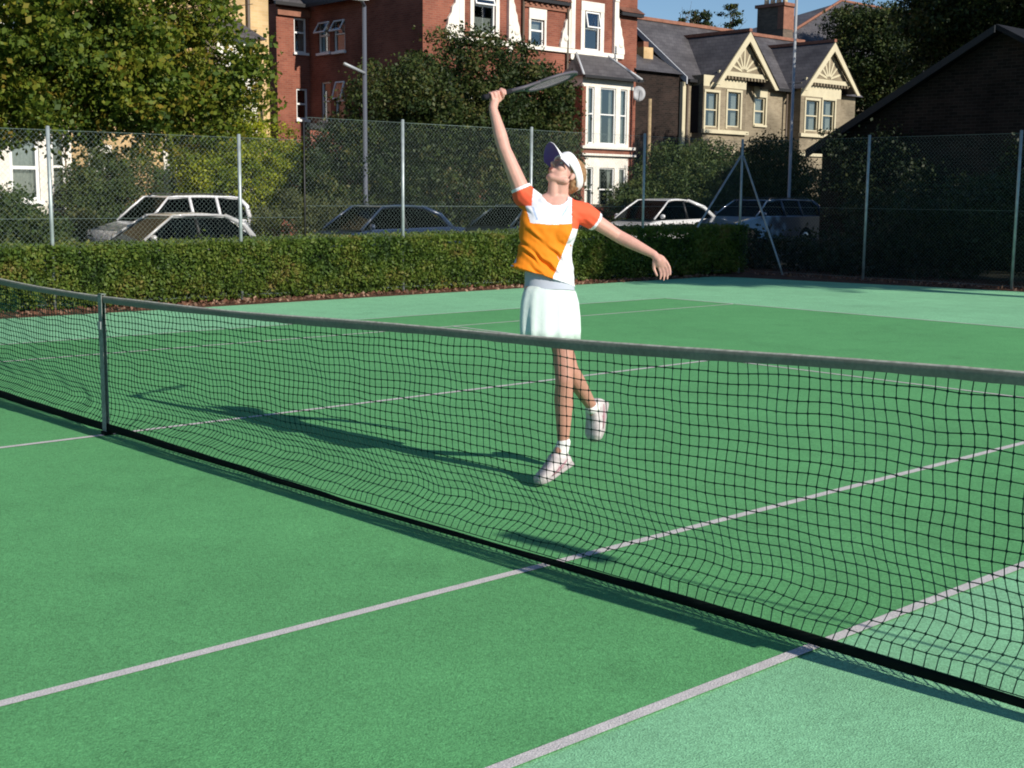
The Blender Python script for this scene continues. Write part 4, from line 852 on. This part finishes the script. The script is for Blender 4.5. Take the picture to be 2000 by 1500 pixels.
plant('garden_shrub', 'shaded green shrub in front of the buff gabled house behind the white coupe', 'shrub', (-21.5, fy(1325, -21.5), 0),
      [((-21.5, fy(1320, -21.5), 1.7), (1.3, 1.9, 1.7)), ((-21.5, fy(1390, -21.5), 1.9), (1.3, 1.6, 1.7)), ((-21.5, fy(1240, -21.5), 1.0), (.9, 1.2, 1.1))], 700, 100, .22, .085, LM['mid'], 19, trunk=(.08, 1.5), shell=.35)
plant('leafy_shrub', 'tall dark shrub between the two gables behind the braced fence corner', 'shrub', (-21, fy(1500, -21), 0),
      [((-21, fy(1500, -21), 2.5), (1.2, 1.6, 1.3)), ((-21, fy(1480, -21), 1.2), (1.3, 2.4, 1.4)), ((-20.6, fy(1570, -20.6), 1.3), (1.0, 1.6, 1.5))], 700, 100, .22, .09, LM['dark'], 20, trunk=(.08, 1.5), shell=.35)
for i, (px, py, rr_, lab) in enumerate(((1331, 30, .55, 'small leftmost tuft of tree crown above the slate ridge'), (1368, 30, .95, 'rounded tree crown just right of the small leftmost tuft above the ridge'), (1424, 34, 1.15, 'tallest distant tree crown above the slate ridge left of the chimney'))):
    c = onx(px, py, -48); plant('distant_tree', lab, 'tree', (-48, c[1], 0), [((-48, c[1], c[2]), (rr_*.7, rr_*.75, rr_*.8)), ((-48, c[1]+.35*rr_, c[2]-1.2*rr_), (rr_*.7, rr_*.8, rr_*.7)), ((-48, c[1], c[2]-3), (.9, .9, 1.2))], 70, 60, .17, .17, LM['dark'], 30+i, trunk=(.2, c[2]-1), shell=.3, group='distant trees above the roofs')
def PY(px, py, Y): return tuple(ony(px, py, Y))
c = PY(1712, 110, 62); plant('roadside_tree', 'dark green tree between the right hand gable and the brick building', 'tree', (c[0], 62, 0),
      [(c, (2.8, 2.8, 3.0)), (PY(1668, 55, 62), (1.7, 1.6, 1.2)), (PY(1760, 150, 62), (2.2, 2.2, 2.4)), (PY(1710, 210, 62), (2.6, 2.3, 2.6)), (PY(1745, 60, 62), (1.8, 1.6, 1.2)), (PY(1700, 290, 62), (2.6, 2.6, 2.0))], 900, 110, .34, .15, LM['dark'], 41, trunk=(.2, 7), shell=.35)
c = PY(1950, 20, 37); plant('large_tree', 'large dark tree overhanging the brick building in the top right corner', 'tree', (c[0]+1, 37, 0),
      [(PY(1960, 10, 37), (3.2, 3, 2.6)), (PY(1850, 20, 37), (1.6, 1.8, 1.3)), (PY(1840, 110, 37), (1.2, 1.5, .9)), (PY(1960, 90, 37), (2.2, 2.2, 1.3)), (PY(2050, -60, 37), (4, 3, 3)), (PY(1905, 60, 37), (1.5, 1.5, 1.2))], 1000, 110, .30, .13, LM['dark'], 42, trunk=(.35, 8), shell=.35)
# ivy and bushes between the far fence and the building
ivy = [((x, 20.6+.3*math.sin(x*2), (.9+.45*math.sin(x*1.3+1)) if x > -7.6 else .35), (.9, .9, (1.1+.3*math.sin(x*1.7)) if x > -7.6 else .45)) for x in np.arange(-12.5, 3, .9)]
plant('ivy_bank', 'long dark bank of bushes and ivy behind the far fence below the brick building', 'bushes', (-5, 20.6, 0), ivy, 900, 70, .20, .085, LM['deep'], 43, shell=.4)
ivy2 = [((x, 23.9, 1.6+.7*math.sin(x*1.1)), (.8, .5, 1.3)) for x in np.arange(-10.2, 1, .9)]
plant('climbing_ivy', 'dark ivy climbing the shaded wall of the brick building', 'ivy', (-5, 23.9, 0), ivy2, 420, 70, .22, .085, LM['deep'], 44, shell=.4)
# unseen trees beyond the right edge; last two added to shade the estate car
for i, (x, y, h, r_) in enumerate(((12.5, 18.2, 12.2, 2.5), (15.5, 21.6, 12.5, 3.2), (3.5, 34.2, 11.8, 3.0), (1.5, 38.5, 11.5, 3.0))):
    plant('unseen_shade_tree', 'tall broad shade tree %s beyond the far right corner of the court' % ('nearest the fence', 'behind the nearest one', 'added for shade', 'also added for shade')[i], 'tree', (x, y, 0),
          [((x, y, h), (r_, r_, 2.6)), ((x+1, y+.6, h+2), (r_*.8, r_*.8, 2.0))], 330, 60, .4, .28, LM['dark'], 60+i, trunk=(.3, h), shell=.2, group='shade trees beyond the far right corner')

# ---------------------------------------------------------------- tennis player
pr = empty('person', tuple(q(1055, 950)*np.array([1, 1, 0]))); tag(pr, 'tennis player in white visor, orange shirt and white skirt stretching up to serve', 'person')
R_, U_, T_ = Vector(CR), Vector(CU), Vector(-CF)      # right, up, toward the camera
px_ = .002836
def V3(x, y, t=0.0): return Vector(q(x, y, t))
skin = mat('skin', (.63, .345, .28), .5, .35, var=[(9, .09, 3), (60, .05, 3)]); skin.node_tree.nodes['Principled BSDF'].inputs['Subsurface Weight'].default_value = .06
b = MB()
# head frame
pc, yawh = math.radians(50), math.radians(26)
fimg = R_*(-math.cos(pc)*1.0)+U_*math.sin(pc); uu = R_*math.sin(pc)+U_*math.cos(pc)
hf = (fimg*math.cos(yawh)+T_*math.sin(yawh)).normalized(); hs_ = uu.cross(hf).normalized(); hu = hf.cross(hs_).normalized()
if hs_.dot(T_) < 0: hs_ = -hs_
rl = math.radians(22); hu, hs_ = (hu*math.cos(rl)-hs_*math.sin(rl)), (hs_*math.cos(rl)+hu*math.sin(rl))
hc_ = V3(1105, 341, .0)
def hd_(f, u, s): return hc_+hf*f+hu*u+hs_*s
b.ellipsoid(hd_(-.008, .025, 0), (hf*.092, hu*.082, hs_*.072), 24)
b.ellipsoid(hd_(.032, -.030, 0), (hf*.052, hu*.072, hs_*.056), 20)
b.cap(hd_(.060, -.088, .008), hd_(.060, -.088, -.008), .019, .019); b.cap(hd_(.056, -.086, .01), hd_(.0, -.055, .050), .021, .022); b.cap(hd_(.056, -.086, -.01), hd_(.0, -.055, -.050), .021, .022)
b.cap(hd_(.084, .008, 0), hd_(.107, -.026, 0), .008, .0105); b.ellipsoid(hd_(.094, -.030, .009), (hf*.010, hu*.007, hs_*.008), 8); b.ellipsoid(hd_(.094, -.030, -.009), (hf*.010, hu*.007, hs_*.008), 8)
b.ellipsoid(hd_(.081, .022, .026), (hf*.012, hu*.010, hs_*.024), 10); b.ellipsoid(hd_(.081, .022, -.026), (hf*.012, hu*.010, hs_*.024), 10)
b.ellipsoid(hd_(.083, -.050, 0), (hf*.011, hu*.007, hs_*.022), 10); b.ellipsoid(hd_(.081, -.063, 0), (hf*.011, hu*.008, hs_*.019), 10)
for s in (-1, 1): b.ellipsoid(hd_(.060, -.022, s*.036), (hf*.026, hu*.024, hs_*.022), 12); b.ellipsoid(hd_(-.008, -.012, s*.074), (hf*.016+hu*.004, hu*.030, hs_*.009), 12)
b.cap(hd_(-.015, -.055, 0), V3(1087, 392, -.02), .050, .056, 16); b.cap(hd_(.030, -.085, 0), V3(1080, 388, .02), .028, .034, 12)
# trunk
def ring(x, y, hw, hd, t=0.0, tilt=0.0, p=2.3):
    return (V3(x, y, t), (R_*math.cos(tilt)+U_*math.sin(tilt))*hw, (T_*.97+R_*-.22)*hd, p)
b.loft([ring(1076, 640, .13, .10), ring(1075, 610, .158, .112), ring(1074, 585, .152, .108), ring(1071, 548, .118, .088, 0), ring(1070, 520, .116, .085, .01), ring(1071, 480, .130, .095, .015), ring(1073, 440, .140, .098, .01), ring(1080, 410, .148, .086, 0, -.10), ring(1085, 392, .110, .072, -.01, -.08), ring(1087, 378, .06, .055, -.01)], 30)

# raised racket arm
S1, E1, W1 = V3(1023, 382, -.01), V3(985, 292, .02), V3(963, 212, 0)
b.cap(V3(1045, 400, 0), S1, .062, .055); b.cap(S1, E1, .050, .037); b.cap(E1, E1.lerp(W1, .35), .037, .038); b.cap(E1.lerp(W1, .35), W1, .038, .024)
# trailing arm
S2, E2, W2 = V3(1140, 417, -.02), V3(1207, 461, -.10), V3(1277, 497, -.04)
b.cap(V3(1112, 412, 0), S2, .056, .050); b.cap(S2, E2, .047, .036); b.cap(E2, E2.lerp(W2, .35), .037, .036); b.cap(E2.lerp(W2, .35), W2, .036, .023)
# legs
Hf, Kf, Af = V3(1098, 612, .02), V3(1102, 742, .05), V3(1100, 868, -.03)
b.cap(Hf, Kf, .072, .051, 16); b.cap(Kf, Kf.lerp(Af, .3)+T_*-.012, .050, .054, 16); b.cap(Kf.lerp(Af, .3)+T_*-.012, Af, .054, .031, 16); b.ellipsoid(Kf+T_*.02, (R_*.036, U_*.045, T_*.03))
Hb, Kb, Ab = V3(1078, 612, -.03), V3(1112, 722, -.02), V3(1157, 796, -.27)
b.cap(Hb, Kb, .072, .050, 16); b.cap(Kb, Kb.lerp(Ab, .3), .050, .050, 16); b.cap(Kb.lerp(Ab, .3), Ab, .050, .031, 16)
# foot cores so ankles run into the shoes
Tf = V3(1058, 941, .035); Tb = V3(1163, 852, -.30)
b.cap(Af, Af.lerp(Tf, .18), .030, .028); b.cap(Ab, Ab.lerp(Tb, .18), .030, .026)
# gripping hand
ha, hb2_ = V3(944, 191, .01), V3(1020, 178, -.10); hax = (hb2_-ha).normalized(); HC_ = ha.lerp(hb2_, .30)
palm = V3(966, 197, -.025)
b.cap(W1, palm, .024, .027); b.ellipsoid(V3(966, 190, -.028), (hax*.040, hax.cross(T_).normalized()*.034, T_*.015), 14)
nrm1 = T_-hax*T_.dot(hax); nrm1.normalize(); nrm2 = hax.cross(nrm1).normalized()
for k in range(4):
    cc = HC_+hax*(.036-.022*k); rr = .0235-.001*k; r_ = (.0085, .009, .0086, .0075)[k]; pts = []
    for a in np.linspace(-130, 125, 7): pts.append(cc+(nrm2*math.sin(math.radians(a))+nrm1*math.cos(math.radians(a)))*rr)
    if k == 0: pts = [p+hax*.006*i/6 for i, p in enumerate(pts)]
    for i in range(6): b.cap(pts[i], pts[i+1], r_*(1.05-.04*i), r_*(1.01-.04*i), 8)
th = [palm+hax*.03, HC_+hax*.045+nrm2*-.028+nrm1*.004, HC_+hax*.055-nrm2*.014+nrm1*.022, HC_+hax*.050+nrm2*.006+nrm1*.029]
for i in range(3): b.cap(th[i], th[i+1], (.014, .011, .0095)[i], (.011, .0095, .008)[i], 8)
# relaxed hand
d2 = (V3(1304, 530, -.02)-W2).normalized(); pal2 = V3(1294, 516, -.02); ax2 = (R_*.86+U_*.42+T_*.30).normalized(); ax2 = (ax2-d2*ax2.dot(d2)).normalized(); pn2 = d2.cross(ax2).normalized()
b.cap(W2, W2.lerp(pal2, .6), .023, .023); b.ellipsoid(W2.lerp(pal2, .72), (d2*.048, ax2*.036, pn2*.017), 14)
curl = -U_*.9-R_*.35
for k in range(4):
    root = pal2+ax2*(.026-.0175*k)+d2*.002; ln = (.036, .041, .038, .030)[k]; dv = (d2+curl*(.25+.12*k)).normalized(); p0 = root
    for j in range(3):
        p1 = p0+dv*ln*(1, .66, .55)[j]; b.cap(p0, p1, (.0088, .0080, .0070)[j], (.0080, .0071, .006)[j], 8); p0 = p1; dv = (dv+curl*(.55+.08*k)).normalized()
t0 = W2.lerp(pal2, .45)-ax2*.026; t1 = t0-ax2*.022+d2*.026-U_*.006; t2 = t1+d2*.030-U_*.012-ax2*.002; b.cap(t0, t1, .0125, .010, 8); b.cap(t1, t2, .0095, .0078, 8)
skin_leg = mat('darker leg skin', (.47, .235, .175), .5, .35, var=[(7, .08, 3), (50, .05, 3)])  # legs get a darker skin tone than arms and face
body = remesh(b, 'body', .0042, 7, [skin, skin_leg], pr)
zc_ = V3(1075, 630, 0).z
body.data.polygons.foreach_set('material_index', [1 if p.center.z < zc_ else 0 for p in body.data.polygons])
# eyes
for s in (-1, 1):
    b = MB(); b.ellipsoid(hd_(.078, .004, s*.029), (hf*.008, hu*.0045, hs_*.011), 10, 0); b.ellipsoid(hd_(.0848, .004, s*.030), (hf*.0025, hu*.0032, hs_*.0035), 8, 1); b.build('eye', [M['upvc'], M['black']], pr)
b = MB(); b.ellipsoid(hd_(.0915, -.0565, 0), (hf*.004, hu*.0035, hs_*.018), 8); b.ellipsoid(hd_(.089, -.051, 0), (hf*.007, hu*.004, hs_*.017), 8); b.ellipsoid(hd_(.087, -.062, 0), (hf*.007, hu*.004, hs_*.015), 8); b.build('mouth', mat('lips', (.45, .14, .12), .4, .4), pr)
# hair, pulled back
def hdisp(p, n): return .0025*mnoise.noise(Vector(p)*120)+.004*mnoise.noise(Vector(p)*35)
b = MB(); b.ellipsoid(hd_(-.018, .034, 0), (hf*.094, hu*.084, hs_*.080), 22); b.ellipsoid(hd_(-.062, -.020, 0), (hf*.046, hu*.048, hs_*.062), 18)
for s in (-1, 1): b.cap(hd_(-.030, .01, s*.066), hd_(-.045, -.038, s*.050), .018, .014); b.cap(hd_(.030, .06, s*.055), hd_(.012, .012, s*.072), .016, .010)
remesh(b, 'hair', .0045, 3, mat('fair hair', (.30, .17, .085), .55, .3, var=[(90, .35, 4)]), pr, hdisp)
# visor : band round the head and a brim
wv = mat('white visor fabric', (.80, .80, .82), .7, .3); b = MB(); N = 40; vf = (hd_(.090, .058, 0)-hd_(-.100, -.012, 0)); vfm = vf.length/2; vf.normalize(); vu = vf.cross(hs_).normalized()
if vu.dot(hu) < 0: vu = -vu
vc = (hd_(.092, .060, 0)+hd_(-.104, -.012, 0))/2; vs = []; fs = []
for k in range(N):
    a = 2*math.pi*k/N; ra_ = 1.0; cx, cy = math.cos(a)*(vfm+.008), math.sin(a)*.0865; h = .024+.012*max(0, math.cos(a))
    for rr, zz in ((1, -h), (1.035, -h*.5), (1.04, h*.5), (1.0, h), (.96, h), (.96, -h)): vs.append(vc+vf*cx*rr+hs_*cy*rr+vu*zz)
for k in range(N):
    for j in range(6): fs.append((k*6+j, k*6+(j+1) % 6, ((k+1) % N)*6+(j+1) % 6, ((k+1) % N)*6+j))
b.add(vs, fs, 0, True); vis = b.build('visor', wv, pr)
b = MB(); vs = []; fs = []; NA, NR_ = 19, 6
for j in range(NR_):
    for k in range(NA):
        a = math.radians(-68+136*k/(NA-1)); f = j/(NR_-1); cx, cy = math.cos(a)*(vfm+.008), math.sin(a)*.088; ext = .088*f*math.cos(a*.80)**.8
        p = vc+vf*(cx+ext)+hs_*cy*(1+.05*f)+vu*(-.020-.036*f-.026*(abs(math.sin(a))**2)*(1-.1*f)); vs.append(p)
n_ = len(vs); vs += [p+vu*.0035 for p in vs]
for j in range(NR_-1):
    for k in range(NA-1): i = j*NA+k; fs += [(i, i+1, i+NA+1, i+NA), (n_+i+NA, n_+i+NA+1, n_+i+1, n_+i)]
b.add(vs, fs[0::2], 1, True); b.add(vs, fs[1::2], 0, True); j = NR_-1
b.add(vs, [(j*NA+k, j*NA+k+1, n_+j*NA+k+1, n_+j*NA+k) for k in range(NA-1)], 0, True)
b.build('brim', [wv, mat('purple brim lining', (.12, .09, .30), .8, .2)], vis, normals=False)
# shirt
UREF = V3(1070, 560, 0).dot(U_)-.05
CREASE = []
for x_, y_, dp_, ln_ in ((1036, 505, .011, .05), (1058, 512, .013, .07), (1084, 500, .010, .06), (1050, 535, .010, .04), (1080, 532, .011, .05), (1103, 520, .009, .05), (1020, 478, .008, .035), (1045, 470, .007, .05), (1028, 415, .007, .03), (1112, 425, .007, .03)):
    v_ = V3(x_, y_, 0); r_, u_ = v_.dot(R_), v_.dot(U_); CREASE.append((r_*.75-u_*.66, r_*.66+u_*.75, dp_, ln_))
def fold(p, n):
    v = Vector(p); r = v.dot(R_)*1.0; u = v.dot(U_)
    a = r*.75-u*.66; c = r*.66+u*.75; cw = .006*mnoise.noise(Vector((a*14, 2, c*5))); cr_ = sum(-d_*math.exp(-((c+cw*2-c0)/.0075)**2-((a-a0)/l_)**2)+.6*d_*math.exp(-((c+cw*2-c0-.016)/.010)**2-((a-a0)/l_)**2) for a0, c0, d_, l_ in CREASE); k = min(1, max(.25, (.5-(u-UREF))/.4)); return cr_+.012*k*mnoise.noise(Vector((a*4, c*17, 3)))+.004*mnoise.noise(Vector((a*10, c*34, 7)))
b = MB()
b.loft([(V3(1061, 541, .0), V3(1124, 561, .0)-V3(1061, 541, .0), T_*.135+R_*-.02, 2.2), ring(1064, 528, .168, .128, 0, -.22), ring(1063, 505, .150, .114, .005, -.12), ring(1067, 478, .143, .114, .01, -.04), ring(1071, 450, .160, .128, .012), ring(1075, 425, .164, .118, 0), ring(1081, 405, .160, .102, -.01, -.10), ring(1085, 393, .125, .088, -.012, -.08), ring(1087, 386, .085, .070, -.012)], 32)
b.ellipsoid(V3(1050, 452, .070), (R_*.085, U_*.075, T_*.060)); b.ellipsoid(V3(1096, 453, .070), (R_*.085, U_*.075, T_*.060))
sl1 = S1.lerp(E1, .16); b.cap(V3(1047, 402, 0), S1, .070, .064); b.cap(S1, sl1, .064, .058)
sl2 = S2.lerp(E2, .30); b.cap(V3(1112, 414, 0), S2, .072, .063); b.cap(S2, sl2, .062, .060)
shm = [mat('orange shirt fabric', (.82, .235, .012), .75, .2, bump=(400, .15, .001)), mat('white shirt fabric', (.78, .78, .84), .75, .2, bump=(400, .15, .001)), mat('coral sleeve fabric', (.88, .125, .055), .75, .2, bump=(400, .15, .001)), mat('pale blue side panel', (.42, .52, .72), .75, .2)]
sh = remesh(b, 'shirt', .005, 5, shm, pr, fold)
# cut sleeve ends and hem flat, then paint panels face by face in body coordinates
bm = bmesh.new(); bm.from_mesh(sh.data)
def cut(co, no, sel):
    geom = [g for g in bm.faces if sel(g.calc_center_median())]
    vv = {v for f in geom for v in f.verts}; ee = {e for f in geom for e in f.edges}
    bmesh.ops.bisect_plane(bm, geom=list(vv)+list(ee)+geom, plane_co=co, plane_no=no, clear_outer=True)
a1 = (E1-S1).normalized(); a2 = (E2-S2).normalized()
cut(S1+a1*.052, a1, lambda c: (c-S1).dot(a1) > .02 and (c-S1).length < .16); cut(S2+a2*.088, a2, lambda c: (c-S2).dot(a2) > .03 and (c-S2).length < .2)
def pxof(p):
    d = np.array(p)-CAMP; z = d@CF; return 1000+FPX*(d@CR)/z, 750-FPX*(d@CU)/z
front = lambda f: (f.normal.dot(T_) > -.2)
for f in bm.faces:
    c = f.calc_center_median(); x, y = pxof(c); mi = 0
    s1 = (c-S1).dot(a1); s2 = (c-S2).dot(a2)
    yoke_b = 437-3*((x-1085)/40)**2*-1 if False else 436+2.5*math.cos((x-1082)/26)
    if x < 1034-(y-385)*.10+6 and y < 402 and (c-V3(1085, 395, 0)).dot(R_) < -.10: mi = 2
    elif x > 1117 and y < 447: mi = 2
    elif y < yoke_b and 1024+(y-395)*.30 < x < 1122: mi = 3 if (abs((x-1104)+(y-412)*.6) < 2.3 and 401 < y < 423) or (abs((x-1043)-(y-412)*.35) < 1.8 and 404 < y < 430) else 1
    elif x > 1121-(y-440)*.40 and y > 436 and f.normal.dot(R_) > -.3: mi = 1
    elif x > 1075+(560-y)*.42 and y > 440: mi = 1
    elif x < 1013-(y-440)*.07 and y > 455 and y < 520 and f.normal.dot(R_) < -.75: mi = 3
    if (c-S1).length < .11 and s1 > .036 and x < 1040: mi = 1
    if (c-S2).length < .14 and s2 > .072: mi = 1
    f.material_index = mi
nk = V3(1085, 383, .045); bmesh.ops.delete(bm, geom=[v for v in bm.verts if (v.co-nk).length < .066], context='VERTS')
bm.to_mesh(sh.data); bm.free()
m_ = sh.modifiers.new('thick', 'SOLIDIFY'); m_.thickness = .003; m_.offset = -1
# skirt with pleats, waistband
b = MB(); N = 64; rows = [(560, .128, .104), (572, .146, .118), (592, .158, .132), (620, .163, .140), (645, .163, .146), (664, .160, .150)]; vs = []; fs = []
for j, (yy, hw, hd2) in enumerate(rows):
    cpt = V3(1073.5, yy, .0)
    for k in range(N):
        a = 2*math.pi*k/N; pl = .008*(j/5)**1.2*math.sin(a*13+.6)+.012*(j/5)*(abs(math.sin(a*4+.9))**.6-.6)+.006*math.sin(a*3+j*.5)*(j/5); cx = math.copysign(abs(math.cos(a))**.9, math.cos(a)); cy = math.copysign(abs(math.sin(a))**.9, math.sin(a))
        vs.append(cpt+R_*(cx*(hw+pl))+(T_*.98-R_*.18)*(cy*(hd2+pl)))
for j in range(5):
    for k in range(N):
        fs.append((j*N+k, j*N+(k+1) % N, (j+1)*N+(k+1) % N, (j+1)*N+k))
b.add(vs, fs, 0, True); sk = b.build('skirt', mat('pale mint white skirt', (.66, .76, .72), .75, .2, var=[(7, .03, 3)], bump=(22, .25, .012)), pr)
m_ = sk.modifiers.new('thick', 'SOLIDIFY'); m_.thickness = .003
b = MB(); b.loft([(V3(1073, 568, 0), R_*.142, T_*.112, 2.2), (V3(1072, 550, 0), R_*.134, T_*.104, 2.2), (V3(1070, 530, 0), R_*.128, T_*.098, 2.2)], 40, caps=False); b.build('waistband', mat('pale waistband', (.45, .48, .56), .8, .2), pr, normals=False)
b = MB(); b.loft([(V3(1075, 650, 0), R_*.148, T_*.112), (V3(1075, 600, 0), R_*.15, T_*.11)], 24); b.build('under_shorts', mat('shorts lining', (.35, .42, .40), .9, .1), pr)
# socks and shoes
sock = mat('white sock', (.75, .73, .72), .9, .1, var=[(50, .1, 3)]); shoe = mat('white trainer', (.52, .47, .47), .6, .3, var=[(45, .16, 3), (16, .22, 3)]); sole = mat('grey rubber sole', (.40, .36, .36), .8, .2); pink = mat('pink trainer trim', (.42, .24, .27), .7, .2)
def shoe_build(A_, heel, toe, up, side, wd):
    """A_: ankle, heel and toe: ends of the sole, up: away from the sole"""
    ax = (toe-heel); Ls = ax.length; ax.normalize(); up = (up-ax*up.dot(ax)).normalized(); side = ax.cross(up)
    b = MB(); prof = [(.0, .030, .055), (.06, .036, .080), (.20, .040, .094), (.34, .041, .090), (.48, .043, .070), (.62, .047, .054), (.76, .050, .044), (.90, .044, .034), (.98, .026, .020)]
    b.loft([(heel+ax*(f*Ls)+up*(.018+h*.5), side*w*wd, up*(h*.5+.008), 2.6) for f, w, h in prof], 22)
    b.cap(heel+ax*.06+up*.07, A_.lerp(heel+ax*.06+up*.07, .45), .043, .041, 14)
    s = remesh(b, 'shoe', .0045, 3, shoe, pr)
    b = MB(); prof2 = [(-.01, .024), (.05, .034), (.25, .036), (.45, .038), (.72, .047), (.9, .040), (1.0, .020)]
    b.loft([(heel+ax*(f*Ls)+up*(.010+(.012 if f > .85 else 0)*(f-.85)/.15), side*w*wd, up*.014, 4) for f, w in prof2], 20); b.build('sole', sole, s)
    b = MB()
    for f in (.36, .44, .52, .60): b.tube([heel+ax*(f*Ls)+up*(.108-(f-.36)*.17)+side*.026*sg for sg in (-1, 1)], .0042, 6)
    for sg in (-1, 1):
        b.tube([heel+ax*(.12*Ls)+up*.05+side*.037*wd*sg, heel+ax*(.4*Ls)+up*.030+side*.041*wd*sg, heel+ax*(.68*Ls)+up*.022+side*.046*wd*sg], [.004, .008, .003], 6)
        b.tube([heel+ax*(.30*Ls)+up*.070+side*.034*wd*sg, heel+ax*(.5*Ls)+up*.022+side*.042*wd*sg], .0045, 6)
    b.build('laces_and_trim', pink, s)
    b = MB(); b.cap(A_+(A_-(heel+ax*.05+up*.07)).normalized()*.012, heel+ax*.06+up*.06, .038, .044, 16); b.build('sock', sock, pr)
hf1, tf1 = V3(1116, 908, -.075), V3(1052, 951, .04); shoe_build(Af, hf1, tf1, U_*.65-R_*.55+T_*.2, R_, 1.28)
hb1, tb1 = V3(1181, 786, -.36), V3(1164, 864, -.30); shoe_build(Ab, hb1, tb1, R_*-.75+T_*.7+U_*.1, R_, 1.2)

# ---------------------------------------------------------------- racket in the raised hand
tip = V3(1132, 146, -.42); butt = ha; ax = (tip-butt).normalized(); tip = butt+ax*.685
rk = empty('tennis_racket', tuple(butt)); tag(rk, 'tennis racket with a dark grip and pale frame held above the head of the player', 'tennis racket')
wv_ = (U_*-.10+T_*.98-R_*.1); wv_ = (wv_-ax*wv_.dot(ax)).normalized(); pnr = ax.cross(wv_)
b = MB(); b.loft([(butt, wv_*.019, pnr*.016, 3), (butt+ax*.012, wv_*.019, pnr*.016, 3), (butt+ax*.02, wv_*.0165, pnr*.0145, 3), (butt+ax*.2, wv_*.016, pnr*.014, 3)], 10); b.build('grip', mat('black grip tape', (.015, .015, .02), .8, .2), rk)
b = MB(); cc = butt+ax*.515; el = [cc+ax*(.168*math.cos(a))+wv_*(.128*math.sin(a)) for a in np.linspace(0, 2*math.pi, 41)]
b.tube(el, .0088, 8, caps=False); th_ = butt+ax*.2
for s in (-1, 1): b.tube([th_+wv_*s*.008, butt+ax*.29+wv_*s*.022, butt+ax*.36+wv_*s*.058, butt+ax*.40+wv_*s*.088], [.011, .010, .009, .009], 8)
b.build('frame', mat('dark frame', (.10, .09, .11), .5, .3), rk)
A = []; B = []
for k in range(-8, 9): u = k*.0145; h = .165*math.sqrt(max(0, 1-(u/.126)**2)); A.append(cc+wv_*u-ax*h); B.append(cc+wv_*u+ax*h)
for k in range(-10, 11): u = k*.0155; h = .126*math.sqrt(max(0, 1-(u/.166)**2)); A.append(cc+ax*u-wv_*h); B.append(cc+ax*u+wv_*h)
V, F = wires(np.array(A), np.array(B), .0008, 4); link('strings', fast_mesh('strings', V, F), mat('grey strings', (.30, .27, .30), .6, .3), rk)
